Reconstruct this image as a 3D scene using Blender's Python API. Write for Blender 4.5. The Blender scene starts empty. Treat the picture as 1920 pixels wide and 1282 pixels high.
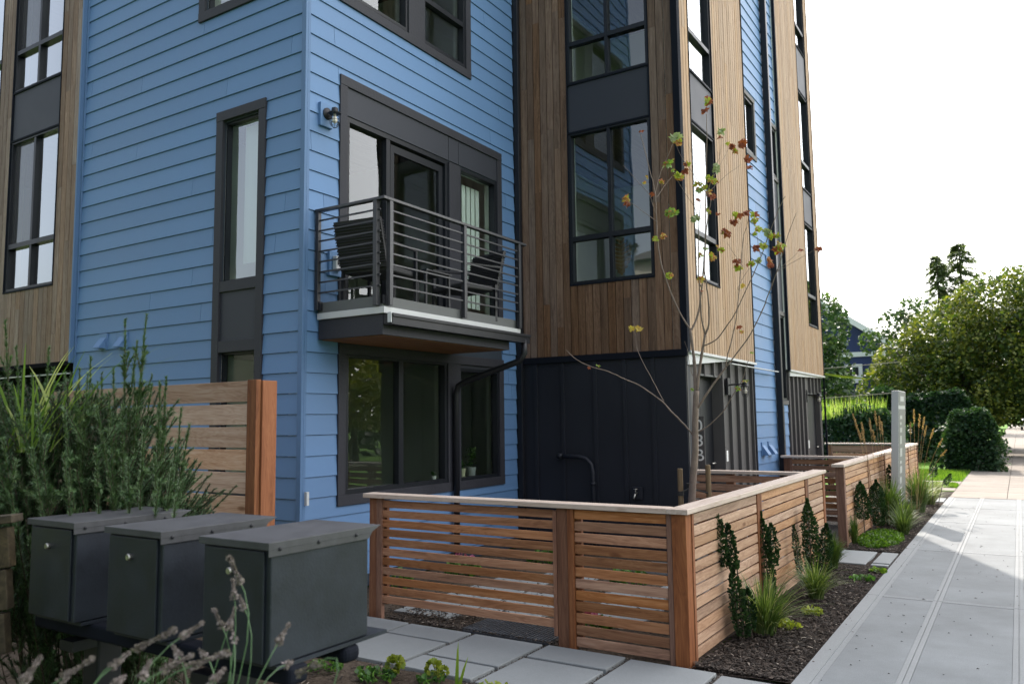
import bpy, math, random
from mathutils import Vector, Matrix, Quaternion, noise
R = math.radians
rnd = random.Random(11)
U = rnd.uniform

# ------------------------------------------------------------------ camera, world, sun, exposure
sc = bpy.context.scene
cd = bpy.data.cameras.new('camera')
cam = bpy.data.objects.new('camera', cd)
sc.collection.objects.link(cam)
cd.sensor_width = 36.0
cd.lens = 28.098
cd.clip_start = 0.05
cd.clip_end = 900.0
cam.matrix_world = Matrix(((0.84527, 0.06254, 0.53067, 0.0),
                           (0.53420, -0.07572, -0.84196, 0.0),
                           (-0.01247, 0.99517, -0.09741, 1.6),
                           (0, 0, 0, 1)))
cd.dof.use_dof = True
cd.dof.focus_distance = 5.5
cd.dof.aperture_fstop = 4.0
sc.camera = cam

SUN_AZ = math.atan2(0.396, 0.918)          # towards -X from +Y
SUN_EL = R(43)
w = bpy.data.worlds.new('World')
sc.world = w
w.use_nodes = True
wn = w.node_tree.nodes
wl = w.node_tree.links
for n in list(wn): wn.remove(n)
sky = wn.new('ShaderNodeTexSky')
sky.sky_type = 'NISHITA'
sky.sun_disc = False
sky.sun_elevation = SUN_EL
sky.sun_rotation = -SUN_AZ
sky.altitude = 50
sky.air_density = 1.0
sky.dust_density = 4.0
sky.ozone_density = 1.2
bg = wn.new('ShaderNodeBackground')
bg.inputs['Strength'].default_value = 0.15
wo = wn.new('ShaderNodeOutputWorld')
hz = wn.new('ShaderNodeHueSaturation')      # summer haze: the whole sky is milky
hz.inputs['Saturation'].default_value = 0.50
wl.new(sky.outputs[0], hz.inputs['Color'])
wl.new(hz.outputs[0], bg.inputs[0])
# soft bright lobe added to the north-east sky, lifting the street-facing walls
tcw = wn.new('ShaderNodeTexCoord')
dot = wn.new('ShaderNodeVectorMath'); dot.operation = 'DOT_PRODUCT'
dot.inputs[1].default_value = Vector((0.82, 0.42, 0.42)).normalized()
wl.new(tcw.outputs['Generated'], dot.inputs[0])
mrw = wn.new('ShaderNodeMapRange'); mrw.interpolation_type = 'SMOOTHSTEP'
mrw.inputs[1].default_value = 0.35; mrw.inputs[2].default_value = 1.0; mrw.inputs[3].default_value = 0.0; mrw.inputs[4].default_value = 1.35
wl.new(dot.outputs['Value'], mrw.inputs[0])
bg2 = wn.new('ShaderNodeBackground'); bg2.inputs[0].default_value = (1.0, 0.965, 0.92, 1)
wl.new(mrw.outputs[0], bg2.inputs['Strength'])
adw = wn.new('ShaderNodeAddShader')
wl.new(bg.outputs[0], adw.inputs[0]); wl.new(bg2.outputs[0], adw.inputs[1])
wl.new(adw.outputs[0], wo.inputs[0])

sl = bpy.data.lights.new('sun', 'SUN')
sl.energy = 3.0
sl.angle = R(0.6)
sl.color = (1.0, 0.90, 0.79)
sun = bpy.data.objects.new('sun', sl)
sc.collection.objects.link(sun)
sd = Vector((-0.396 * math.cos(SUN_EL), 0.918 * math.cos(SUN_EL), math.sin(SUN_EL)))
sun.rotation_euler = sd.to_track_quat('Z', 'Y').to_euler()
sun.location = (-10, 30, 30)

sc.view_settings.view_transform = 'Standard'
sc.view_settings.look = 'None'
sc.view_settings.gamma = 1.0
sc.view_settings.use_curve_mapping = False
sc.view_settings.exposure = 1.32

# ------------------------------------------------------------------ object helpers
ROOT = {}
def tag(o, label=None, cat=None, group=None, kind=None):
    if label: o['label'] = label
    if cat: o['category'] = cat
    if group: o['group'] = group
    if kind: o['kind'] = kind
    return o
def thing(name, label, cat, loc=(0, 0, 0), group=None):
    o = bpy.data.objects.new(name, None)
    o.empty_display_size = 0.1
    o.location = loc
    sc.collection.objects.link(o)
    ROOT[o.name] = Vector(loc)
    return tag(o, label, cat, group)
def copy_tree(o, parent=None):
    c = o.copy()
    sc.collection.objects.link(c)
    if parent is not None: c.parent = parent
    for ch in o.children: copy_tree(ch, c)
    return c

class MB:
    def __init__(s): s.v = []; s.f = []; s.t = []
    def add(s, vs, fs, t=0.5):
        n = len(s.v); s.v.extend(vs)
        for f in fs:
            s.f.append(tuple(i + n for i in f)); s.t.append(t)
    def quad(s, a, b, c, d, t=0.5): s.add([a, b, c, d], [(0, 1, 2, 3)], t)
    def box(s, x0, x1, y0, y1, z0, z1, t=0.5):
        if x0 > x1: x0, x1 = x1, x0
        if y0 > y1: y0, y1 = y1, y0
        if z0 > z1: z0, z1 = z1, z0
        s.add([(x0,y0,z0),(x1,y0,z0),(x1,y1,z0),(x0,y1,z0),(x0,y0,z1),(x1,y0,z1),(x1,y1,z1),(x0,y1,z1)],
              [(0,3,2,1),(4,5,6,7),(0,1,5,4),(1,2,6,5),(2,3,7,6),(3,0,4,7)], t)
    def obox(s, p, q, wx, wy, t=0.5, up=(0, 0, 1)):
        p = Vector(p); q = Vector(q); d = (q - p).normalized()
        a = d.cross(Vector(up))
        if a.length < 1e-4: a = d.cross(Vector((1, 0, 0)))
        a.normalize(); b = a.cross(d)
        vs = []
        for c in (p, q):
            for sa, sb in ((-1,-1),(1,-1),(1,1),(-1,1)):
                vs.append(tuple(c + a*sa*wx/2 + b*sb*wy/2))
        s.add(vs, [(0,1,2,3),(7,6,5,4),(0,4,5,1),(1,5,6,2),(2,6,7,3),(3,7,4,0)], t)
    def tube(s, pts, r, n=8, t=0.5, cap=True):
        pts = [Vector(p) for p in pts]; m = len(pts)
        rs = r if isinstance(r, (list, tuple)) else [r]*m
        base = len(s.v); ref = None
        for i, p in enumerate(pts):
            d = (pts[min(i+1, m-1)] - pts[max(i-1, 0)])
            d = d.normalized() if d.length > 1e-9 else Vector((0, 0, 1))
            if ref is None:
                ref = d.cross(Vector((0, 0, 1)))
                if ref.length < 1e-3: ref = d.cross(Vector((1, 0, 0)))
            a = (ref - d*ref.dot(d)); a.normalize(); b = d.cross(a); ref = a
            for k in range(n):
                g = 2*math.pi*k/n
                s.v.append(tuple(p + (a*math.cos(g) + b*math.sin(g))*rs[i]))
        for i in range(m-1):
            for k in range(n):
                s.f.append((base+i*n+k, base+i*n+(k+1)%n, base+(i+1)*n+(k+1)%n, base+(i+1)*n+k)); s.t.append(t)
        if cap:
            s.f.append(tuple(base+k for k in reversed(range(n)))); s.t.append(t)
            s.f.append(tuple(base+(m-1)*n+k for k in range(n))); s.t.append(t)
    def lathe(s, c, prof, n=16, t=0.5, axis='Z'):
        base = len(s.v)
        for (r, h) in prof:
            for k in range(n):
                g = 2*math.pi*k/n; x = r*math.cos(g); y = r*math.sin(g)
                if axis == 'Z': p = (c[0]+x, c[1]+y, c[2]+h)
                elif axis == 'Y': p = (c[0]+x, c[1]+h, c[2]+y)
                else: p = (c[0]+h, c[1]+x, c[2]+y)
                s.v.append(p)
        for i in range(len(prof)-1):
            for k in range(n):
                s.f.append((base+i*n+k, base+i*n+(k+1)%n, base+(i+1)*n+(k+1)%n, base+(i+1)*n+k)); s.t.append(t)
        s.f.append(tuple(base+k for k in reversed(range(n)))); s.t.append(t)
        s.f.append(tuple(base+(len(prof)-1)*n+k for k in range(n))); s.t.append(t)
    def build(s, name, mat, parent=None, smooth=False, bevel=0, seg=2):
        me = bpy.data.meshes.new(name)
        off = Vector((0, 0, 0))
        if parent is not None:
            off = ROOT.get(parent.name, off)
        me.from_pydata([tuple(Vector(v) - off) for v in s.v], [], s.f)
        me.materials.append(mat)
        at = me.attributes.new('tint', 'FLOAT', 'FACE')
        at.data.foreach_set('value', s.t)
        if smooth: me.polygons.foreach_set('use_smooth', [True]*len(me.polygons))
        me.update()
        o = bpy.data.objects.new(name, me)
        sc.collection.objects.link(o)
        if parent is not None:
            o.parent = parent; ROOT[o.name] = off
        if bevel:
            b = o.modifiers.new('bevel', 'BEVEL'); b.width = bevel; b.segments = seg; b.limit_method = 'ANGLE'
        return o

# ------------------------------------------------------------------ materials
def newmat(name):
    m = bpy.data.materials.new(name); m.use_nodes = True
    nt = m.node_tree; b = nt.nodes['Principled BSDF']
    return m, nt, b
def N(nt, typ, **kw):
    n = nt.nodes.new(typ)
    for k, v in kw.items():
        if k.startswith('i_'): n.inputs[k[2:].replace('_', ' ')].default_value = v
        else: setattr(n, k, v)
    return n
def ramp(nt, src, stops):
    r = nt.nodes.new('ShaderNodeValToRGB')
    el = r.color_ramp.elements
    while len(el) > 1: el.remove(el[-1])
    el[0].position = stops[0][0]; el[0].color = (*stops[0][1], 1)
    for p, c in stops[1:]:
        e = el.new(p); e.color = (*c, 1)
    nt.links.new(src, r.inputs[0]); return r
def coords(nt, scale=(1, 1, 1), rot=(0, 0, 0)):
    tc = nt.nodes.new('ShaderNodeTexCoord'); mp = nt.nodes.new('ShaderNodeMapping')
    mp.inputs['Scale'].default_value = scale; mp.inputs['Rotation'].default_value = rot
    nt.links.new(tc.outputs['Object'], mp.inputs[0]); return mp.outputs[0]
def sc3(c, k): return tuple(max(0, min(1, x*k)) for x in c)
def mat_paint(name, rgb, rough=0.55, var=0.12, scale=2.0, bump=0.15, bscale=60, metal=0.0, stain=0.0, spec=0.5):
    m, nt, b = newmat(name)
    co = coords(nt)
    n1 = N(nt, 'ShaderNodeTexNoise', i_Scale=scale, i_Detail=6.0, i_Roughness=0.65); nt.links.new(co, n1.inputs['Vector'])
    r = ramp(nt, n1.outputs[0], [(0.25, sc3(rgb, 1-var)), (0.75, sc3(rgb, 1+var))])
    col = r.outputs[0]
    at = N(nt, 'ShaderNodeAttribute', attribute_name='tint')
    mx = N(nt, 'ShaderNodeMix', data_type='RGBA', blend_type='MULTIPLY'); mx.inputs[0].default_value = 1.0
    mr = N(nt, 'ShaderNodeMapRange'); mr.inputs[3].default_value = 0.86; mr.inputs[4].default_value = 1.14
    nt.links.new(at.outputs['Fac'], mr.inputs[0])
    nt.links.new(col, mx.inputs[6]); nt.links.new(mr.outputs[0], mx.inputs[7])
    nt.links.new(mx.outputs[2], b.inputs['Base Color'])
    b.inputs['Roughness'].default_value = rough; b.inputs['Metallic'].default_value = metal
    b.inputs['Specular IOR Level'].default_value = spec
    n2 = N(nt, 'ShaderNodeTexNoise', i_Scale=bscale, i_Detail=4.0); nt.links.new(co, n2.inputs['Vector'])
    bp = N(nt, 'ShaderNodeBump'); bp.inputs['Strength'].default_value = bump; bp.inputs['Distance'].default_value = 0.004
    nt.links.new(n2.outputs[0], bp.inputs['Height']); nt.links.new(bp.outputs[0], b.inputs['Normal'])
    rr = N(nt, 'ShaderNodeMapRange'); rr.inputs[3].default_value = max(0, rough-0.12); rr.inputs[4].default_value = min(1, rough+0.12)
    nt.links.new(n1.outputs[0], rr.inputs[0]); nt.links.new(rr.outputs[0], b.inputs['Roughness'])
    return m
def mat_wood(name, axis, dark, mid, light, grain=1.0, rough=0.7, knots=0.0, bump=0.3, tr=(0.74, 1.26), hue=(0.8, 1.15)):
    m, nt, b = newmat(name)
    s = {'X': (1.3, 22, 22), 'Y': (22, 1.3, 22), 'Z': (22, 22, 1.3)}[axis]
    tc = nt.nodes.new('ShaderNodeTexCoord')
    at = N(nt, 'ShaderNodeAttribute', attribute_name='tint')
    va = nt.nodes.new('ShaderNodeVectorMath'); va.operation = 'SCALE'
    va.inputs[0].default_value = (37.0, 51.0, 23.0); nt.links.new(at.outputs['Fac'], va.inputs['Scale'])
    ad = nt.nodes.new('ShaderNodeVectorMath'); ad.operation = 'ADD'
    nt.links.new(tc.outputs['Object'], ad.inputs[0]); nt.links.new(va.outputs[0], ad.inputs[1])
    mp = nt.nodes.new('ShaderNodeMapping'); mp.inputs['Scale'].default_value = s
    nt.links.new(ad.outputs[0], mp.inputs[0])
    n1 = N(nt, 'ShaderNodeTexNoise', i_Scale=1.0*grain, i_Detail=8.0, i_Roughness=0.6, i_Distortion=1.2); nt.links.new(mp.outputs[0], n1.inputs['Vector'])
    mp2 = nt.nodes.new('ShaderNodeMapping'); mp2.inputs['Scale'].default_value = {'X': (0.8, 7, 7), 'Y': (7, 0.8, 7), 'Z': (7, 7, 0.8)}[axis]
    nt.links.new(ad.outputs[0], mp2.inputs[0])
    wv = N(nt, 'ShaderNodeTexNoise', i_Scale=1.0, i_Detail=3.0, i_Distortion=2.5); nt.links.new(mp2.outputs[0], wv.inputs['Vector'])
    sn = N(nt, 'ShaderNodeMath', operation='MULTIPLY'); sn.inputs[1].default_value = 60; nt.links.new(wv.outputs[0], sn.inputs[0])
    sn2 = N(nt, 'ShaderNodeMath', operation='SINE'); nt.links.new(sn.outputs[0], sn2.inputs[0])
    sm = N(nt, 'ShaderNodeMath', operation='MULTIPLY_ADD'); sm.inputs[1].default_value = 0.07; nt.links.new(sn2.outputs[0], sm.inputs[0]); nt.links.new(n1.outputs[0], sm.inputs[2])
    r = ramp(nt, sm.outputs[0], [(0.22, dark), (0.5, mid), (0.80, light)])
    # per-board brightness and hue
    hs = nt.nodes.new('ShaderNodeHueSaturation')
    mr = N(nt, 'ShaderNodeMapRange'); mr.inputs[3].default_value = tr[0]; mr.inputs[4].default_value = tr[1]
    nt.links.new(at.outputs['Fac'], mr.inputs[0]); nt.links.new(mr.outputs[0], hs.inputs['Value'])
    fr = N(nt, 'ShaderNodeMath', operation='MULTIPLY'); fr.inputs[1].default_value = 7.31; nt.links.new(at.outputs['Fac'], fr.inputs[0])
    f2 = N(nt, 'ShaderNodeMath', operation='FRACT'); nt.links.new(fr.outputs[0], f2.inputs[0])
    m2 = N(nt, 'ShaderNodeMapRange'); m2.inputs[3].default_value = hue[0]; m2.inputs[4].default_value = hue[1]
    nt.links.new(f2.outputs[0], m2.inputs[0]); nt.links.new(m2.outputs[0], hs.inputs['Saturation'])
    nt.links.new(r.outputs[0], hs.inputs['Color'])
    col = hs.outputs[0]
    if knots:
        vo = N(nt, 'ShaderNodeTexVoronoi', i_Scale=1.0)
        mp3 = nt.nodes.new('ShaderNodeMapping'); mp3.inputs['Scale'].default_value = {'X': (2.2, 6, 6), 'Y': (6, 2.2, 6), 'Z': (6, 6, 2.2)}[axis]
        nt.links.new(ad.outputs[0], mp3.inputs[0]); nt.links.new(mp3.outputs[0], vo.inputs['Vector'])
        kr = ramp(nt, vo.outputs['Distance'], [(0.0, (0.3, 0.22, 0.16)), (0.07, (0.5, 0.38, 0.30)), (0.13, (1, 1, 1))])
        mk = N(nt, 'ShaderNodeMix', data_type='RGBA', blend_type='MULTIPLY'); mk.inputs[0].default_value = knots
        nt.links.new(col, mk.inputs[6]); nt.links.new(kr.outputs[0], mk.inputs[7]); col = mk.outputs[2]
    nt.links.new(col, b.inputs['Base Color'])
    b.inputs['Roughness'].default_value = rough; b.inputs['Specular IOR Level'].default_value = 0.3
    bp = N(nt, 'ShaderNodeBump'); bp.inputs['Strength'].default_value = bump; bp.inputs['Distance'].default_value = 0.003
    nt.links.new(sm.outputs[0], bp.inputs['Height']); nt.links.new(bp.outputs[0], b.inputs['Normal'])
    return m
def mat_leaf(name, stops, rough=0.5, trans=0.35, sat=1.0, nscale=0):
    m, nt, b = newmat(name)
    at = N(nt, 'ShaderNodeAttribute', attribute_name='tint')
    r = ramp(nt, at.outputs['Fac'], stops)
    if nscale:
        r.color_ramp.interpolation = 'LINEAR'
        n1 = N(nt, 'ShaderNodeTexNoise', i_Scale=nscale, i_Detail=3.0)
        nt.links.new(coords(nt), n1.inputs['Vector'])
        mm = N(nt, 'ShaderNodeMath', operation='MULTIPLY_ADD'); mm.inputs[1].default_value = 0.28; mm.inputs[2].default_value = -0.14
        nt.links.new(n1.outputs[0], mm.inputs[0])
        a2 = N(nt, 'ShaderNodeMath', operation='ADD'); nt.links.new(mm.outputs[0], a2.inputs[0]); nt.links.new(at.outputs['Fac'], a2.inputs[1])
        nt.links.new(a2.outputs[0], r.inputs[0])
    nt.links.new(r.outputs[0], b.inputs['Base Color'])
    b.inputs['Roughness'].default_value = rough; b.inputs['Specular IOR Level'].default_value = 0.35
    tr = nt.nodes.new('ShaderNodeBsdfTranslucent')
    mc = N(nt, 'ShaderNodeMix', data_type='RGBA', blend_type='MULTIPLY'); mc.inputs[0].default_value = 1
    mc.inputs[7].default_value = (1.5, 1.6, 0.7, 1)
    nt.links.new(r.outputs[0], mc.inputs[6]); nt.links.new(mc.outputs[2], tr.inputs[0])
    ms = nt.nodes.new('ShaderNodeMixShader'); ms.inputs[0].default_value = trans
    nt.links.new(b.outputs[0], ms.inputs[1]); nt.links.new(tr.outputs[0], ms.inputs[2])
    nt.links.new(ms.outputs[0], nt.nodes['Material Output'].inputs[0])
    return m
def mat_glass(name, wob=0.15, tint=(0.80, 0.88, 0.84), boost=1.8, wscale=1.3):
    m, nt, b = newmat(name)
    nt.nodes.remove(b)
    n1 = N(nt, 'ShaderNodeTexNoise', i_Scale=wscale, i_Detail=1.0); nt.links.new(coords(nt), n1.inputs['Vector'])
    bp = N(nt, 'ShaderNodeBump'); bp.inputs['Strength'].default_value = wob; bp.inputs['Distance'].default_value = 0.02
    nt.links.new(n1.outputs[0], bp.inputs['Height'])
    fr = N(nt, 'ShaderNodeFresnel'); fr.inputs[0].default_value = 1.5
    mu = N(nt, 'ShaderNodeMath', operation='MULTIPLY', use_clamp=True); mu.inputs[1].default_value = boost
    nt.links.new(fr.outputs[0], mu.inputs[0])
    tr = nt.nodes.new('ShaderNodeBsdfTransparent'); tr.inputs[0].default_value = (*tint, 1)
    gl = nt.nodes.new('ShaderNodeBsdfGlossy'); gl.inputs['Roughness'].default_value = 0.0
    gl.inputs['Color'].default_value = (0.95, 0.98, 1.0, 1)
    nt.links.new(bp.outputs[0], gl.inputs['Normal'])
    ms = nt.nodes.new('ShaderNodeMixShader')
    nt.links.new(mu.outputs[0], ms.inputs[0]); nt.links.new(tr.outputs[0], ms.inputs[1]); nt.links.new(gl.outputs[0], ms.inputs[2])
    nt.links.new(ms.outputs[0], nt.nodes['Material Output'].inputs[0])
    return m
def mat_concrete(name, rgb, speck=0.12, rough=0.85, broom=None, stain=0.15, bump=0.3):
    m, nt, b = newmat(name)
    co = coords(nt)
    n1 = N(nt, 'ShaderNodeTexNoise', i_Scale=1.1, i_Detail=8.0, i_Roughness=0.7); nt.links.new(co, n1.inputs['Vector'])
    n2 = N(nt, 'ShaderNodeTexNoise', i_Scale=140.0, i_Detail=3.0); nt.links.new(co, n2.inputs['Vector'])
    r1 = ramp(nt, n1.outputs[0], [(0.3, sc3(rgb, 1-stain)), (0.7, sc3(rgb, 1+stain*0.6))])
    r2 = ramp(nt, n2.outputs[0], [(0.3, (1-speck,)*3), (0.7, (1+speck,)*3)])
    mx = N(nt, 'ShaderNodeMix', data_type='RGBA', blend_type='MULTIPLY'); mx.inputs[0].default_value = 1
    nt.links.new(r1.outputs[0], mx.inputs[6]); nt.links.new(r2.outputs[0], mx.inputs[7])
    at = N(nt, 'ShaderNodeAttribute', attribute_name='tint')
    mr = N(nt, 'ShaderNodeMapRange'); mr.inputs[3].default_value = 0.85; mr.inputs[4].default_value = 1.15
    nt.links.new(at.outputs['Fac'], mr.inputs[0])
    m3 = N(nt, 'ShaderNodeMix', data_type='RGBA', blend_type='MULTIPLY'); m3.inputs[0].default_value = 1
    nt.links.new(mx.outputs[2], m3.inputs[6]); nt.links.new(mr.outputs[0], m3.inputs[7])
    vo = N(nt, 'ShaderNodeTexVoronoi', i_Scale=3.1); nt.links.new(co, vo.inputs['Vector'])
    vr = ramp(nt, vo.outputs['Distance'], [(0.0, (0.35, 0.33, 0.3)), (0.022, (0.5, 0.48, 0.45)), (0.035, (1, 1, 1))])
    m4 = N(nt, 'ShaderNodeMix', data_type='RGBA', blend_type='MULTIPLY'); m4.inputs[0].default_value = 0.6
    nt.links.new(m3.outputs[2], m4.inputs[6]); nt.links.new(vr.outputs[0], m4.inputs[7])
    nt.links.new(m4.outputs[2], b.inputs['Base Color'])
    b.inputs['Roughness'].default_value = rough; b.inputs['Specular IOR Level'].default_value = 0.3
    h = n2.outputs[0]
    if broom:
        mpb = nt.nodes.new('ShaderNodeMapping'); mpb.inputs['Scale'].default_value = broom
        tc = nt.nodes.new('ShaderNodeTexCoord'); nt.links.new(tc.outputs['Object'], mpb.inputs[0])
        n3 = N(nt, 'ShaderNodeTexNoise', i_Scale=1.0, i_Detail=4.0); nt.links.new(mpb.outputs[0], n3.inputs['Vector']); h = n3.outputs[0]
    bp = N(nt, 'ShaderNodeBump'); bp.inputs['Strength'].default_value = bump; bp.inputs['Distance'].default_value = 0.004
    nt.links.new(h, bp.inputs['Height']); nt.links.new(bp.outputs[0], b.inputs['Normal'])
    return m
def mat_soil(name, a, bb, c, scale=30):
    m, nt, b = newmat(name)
    co = coords(nt)
    n1 = N(nt, 'ShaderNodeTexNoise', i_Scale=scale, i_Detail=8.0, i_Roughness=0.75); nt.links.new(co, n1.inputs['Vector'])
    n0 = N(nt, 'ShaderNodeTexNoise', i_Scale=1.7, i_Detail=4.0); nt.links.new(co, n0.inputs['Vector'])
    ad = N(nt, 'ShaderNodeMath', operation='MULTIPLY_ADD'); ad.inputs[1].default_value = 0.5; ad.inputs[2].default_value = -0.25
    nt.links.new(n0.outputs[0], ad.inputs[0])
    a2 = N(nt, 'ShaderNodeMath', operation='ADD'); nt.links.new(ad.outputs[0], a2.inputs[0]); nt.links.new(n1.outputs[0], a2.inputs[1])
    r = ramp(nt, a2.outputs[0], [(0.3, a), (0.5, bb), (0.72, c)])
    nt.links.new(r.outputs[0], b.inputs['Base Color']); b.inputs['Roughness'].default_value = 0.95
    b.inputs['Specular IOR Level'].default_value = 0.15
    bp = N(nt, 'ShaderNodeBump'); bp.inputs['Strength'].default_value = 1.0; bp.inputs['Distance'].default_value = 0.02
    nt.links.new(n1.outputs[0], bp.inputs['Height']); nt.links.new(bp.outputs[0], b.inputs['Normal'])
    return m

M = {}
M['blue'] = mat_paint('blue_paint', (0.086, 0.176, 0.335), rough=0.6, var=0.065, scale=0.9, bump=0.12, bscale=35)
M['blue_trim'] = mat_paint('blue_trim_paint', (0.068, 0.142, 0.275), rough=0.6, var=0.04)
M['sheath'] = mat_paint('dark_sheathing', (0.02, 0.03, 0.045), rough=0.9)
M['drywall'] = mat_paint('drywall', (0.62, 0.64, 0.60), rough=0.9, var=0.03)
M['room'] = mat_paint('room_paint', (0.52, 0.54, 0.50), rough=0.9, var=0.05)
M['floor'] = mat_wood('floor_wood', 'Y', (0.10, 0.07, 0.05), (0.16, 0.11, 0.08), (0.22, 0.16, 0.11))
M['char'] = mat_paint('charcoal_paint', (0.026, 0.029, 0.038), spec=0.3, rough=0.6, var=0.10, bump=0.2, bscale=25)
M['char_trim'] = mat_paint('charcoal_trim_paint', (0.026, 0.027, 0.035), spec=0.3, rough=0.65, var=0.22, bump=0.6, bscale=30)
M['char_panel'] = mat_paint('charcoal_panel', (0.030, 0.033, 0.044), spec=0.3, rough=0.6, var=0.06, bump=0.08)
M['flash'] = mat_paint('black_flashing', (0.007, 0.009, 0.015), rough=0.85, spec=0.12, var=0.1)
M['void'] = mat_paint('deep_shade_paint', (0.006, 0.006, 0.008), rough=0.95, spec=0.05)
M['black'] = mat_paint('black_metal', (0.009, 0.010, 0.014), spec=0.35, rough=0.45, var=0.1, bump=0.05)
M['rail'] = mat_paint('railing_metal', (0.022, 0.023, 0.028), rough=0.42, var=0.1, bump=0.05)
M['frame'] = mat_paint('window_frame', (0.007, 0.009, 0.013), spec=0.3, rough=0.45, var=0.05, bump=0.0)
M['base'] = mat_paint('dark_base_paint', (0.014, 0.016, 0.023), spec=0.3, rough=0.55, var=0.1, bump=0.3, bscale=20)
M['batten'] = mat_paint('grey_batten_paint', (0.072, 0.068, 0.068), spec=0.3, rough=0.65, var=0.10, bump=0.3, bscale=20)
M['white_metal'] = mat_paint('white_flashing', (0.44, 0.45, 0.46), rough=0.45, var=0.08, bump=0.1)
M['soffit'] = mat_paint('pale_soffit', (0.50, 0.51, 0.52), rough=0.6, var=0.04)
M['grey_board'] = mat_paint('grey_board', (0.085, 0.09, 0.092), rough=0.65, var=0.12, bump=0.2)
M['soffit_wood'] = mat_wood('soffit_wood', 'Y', (0.13, 0.055, 0.025), (0.20, 0.09, 0.042), (0.27, 0.13, 0.065))
M['ipe'] = mat_wood('brown_cladding', 'Z', (0.066, 0.033, 0.018), (0.132, 0.074, 0.043), (0.205, 0.126, 0.081), knots=0.4, tr=(0.78, 1.24), hue=(0.7, 1.15))
M['ipe_street'] = mat_wood('lit_tan_cladding', 'Z', (0.20, 0.125, 0.068), (0.295, 0.192, 0.112), (0.37, 0.26, 0.165), knots=0.2, tr=(0.88, 1.12), hue=(0.9, 1.08))  # paler copy of the bay wood: bleaching, plus the stronger light on this face
M['ipe_grey'] = mat_wood('weathered_cladding', 'Z', (0.090, 0.058, 0.040), (0.165, 0.115, 0.085), (0.25, 0.190, 0.150), knots=0.4, tr=(0.8, 1.2), hue=(0.8, 1.2))
M['cedar_x'] = mat_wood('cedar_x', 'X', (0.17, 0.070, 0.032), (0.31, 0.145, 0.072), (0.43, 0.230, 0.125), knots=0.8, tr=(0.62, 1.30))
M['cedar_y'] = mat_wood('cedar_y', 'Y', (0.22, 0.115, 0.062), (0.37, 0.220, 0.132), (0.49, 0.325, 0.215), knots=0.8, tr=(0.78, 1.18))
M['cedar_z'] = mat_wood('cedar_z', 'Z', (0.10, 0.040, 0.022), (0.175, 0.075, 0.040), (0.25, 0.12, 0.065), knots=0.3)
M['cedar_old'] = mat_wood('cedar_old', 'X', (0.26, 0.145, 0.09), (0.40, 0.262, 0.185), (0.49, 0.365, 0.285), knots=0.9)
M['cedar_orange'] = mat_wood('cedar_orange', 'Z', (0.15, 0.055, 0.024), (0.23, 0.088, 0.040), (0.29, 0.125, 0.06))
M['cap_x'] = mat_wood('cap_x', 'X', (0.36, 0.27, 0.215), (0.47, 0.385, 0.325), (0.56, 0.48, 0.42), knots=0.4, tr=(0.95, 1.05))
M['cap_y'] = mat_wood('cap_y', 'Y', (0.36, 0.27, 0.215), (0.47, 0.385, 0.325), (0.56, 0.48, 0.42), knots=0.4, tr=(0.95, 1.05))
M['old_timber'] = mat_wood('old_timber', 'X', (0.018, 0.014, 0.009), (0.042, 0.033, 0.02), (0.08, 0.062, 0.036))
M['glass'] = mat_glass('window_glass')
M['glass_wavy'] = mat_glass('window_glass_wavy', wob=0.25, wscale=2.2, boost=4.2)
M['glass_bay'] = mat_glass('bay_window_glass', wob=0.2, boost=2.9)
M['blind'] = mat_paint('pale_blind', (0.80, 0.82, 0.84), rough=0.9, var=0.03)
M['mailbox'] = mat_paint('mailbox_metal', (0.017, 0.022, 0.032), rough=0.5, var=0.38, scale=9, bump=0.12, bscale=120, metal=0.25)
M['dusty'] = mat_paint('dusty_mailbox_lid', (0.044, 0.046, 0.052), rough=0.6, var=0.35, scale=11, bump=0.1, bscale=120)
M['chrome'] = mat_paint('lock_metal', (0.40, 0.39, 0.36), rough=0.4, var=0.05, metal=1.0, bump=0)
M['side'] = mat_concrete('sidewalk_concrete', (0.168, 0.184, 0.194), broom=(6, 180, 6), stain=0.24)
M['side_band'] = mat_concrete('sidewalk_band', (0.208, 0.222, 0.230), stain=0.10, bump=0.1)
M['side_old'] = mat_concrete('old_sidewalk_concrete', (0.185, 0.163, 0.14), stain=0.22)
M['paver'] = mat_concrete('paver_concrete', (0.215, 0.230, 0.236), stain=0.10, bump=0.15, speck=0.08)
M['asphalt'] = mat_concrete('asphalt', (0.16, 0.155, 0.15), stain=0.2)
M['mulch'] = mat_soil('mulch', (0.012, 0.009, 0.007), (0.030, 0.022, 0.018), (0.062, 0.047, 0.038), 60)
M['soil'] = mat_soil('soil', (0.03, 0.022, 0.016), (0.075, 0.057, 0.042), (0.15, 0.12, 0.095), 38)
M['gravel'] = mat_soil('gravel', (0.06, 0.055, 0.05), (0.12, 0.11, 0.10), (0.26, 0.25, 0.23), 70)
M['grass'] = mat_leaf('grass_blades', [(0, (0.03, 0.07, 0.01)), (0.5, (0.085, 0.17, 0.02)), (1, (0.19, 0.28, 0.035))], trans=0.4)
M['lawn'] = mat_soil('lawn', (0.03, 0.07, 0.01), (0.08, 0.17, 0.02), (0.14, 0.26, 0.03), 12)
M['chips'] = mat_leaf('wood_chips', [(0, (0.012, 0.009, 0.007)), (0.6, (0.038, 0.028, 0.022)), (0.94, (0.08, 0.06, 0.047)), (1, (0.28, 0.24, 0.2))], trans=0.0, rough=0.9)
M['rosemary'] = mat_leaf('rosemary_needles', [(0, (0.010, 0.028, 0.010)), (0.45, (0.045, 0.095, 0.036)), (0.75, (0.11, 0.185, 0.075)), (1, (0.21, 0.28, 0.14))], trans=0.15)
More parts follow.
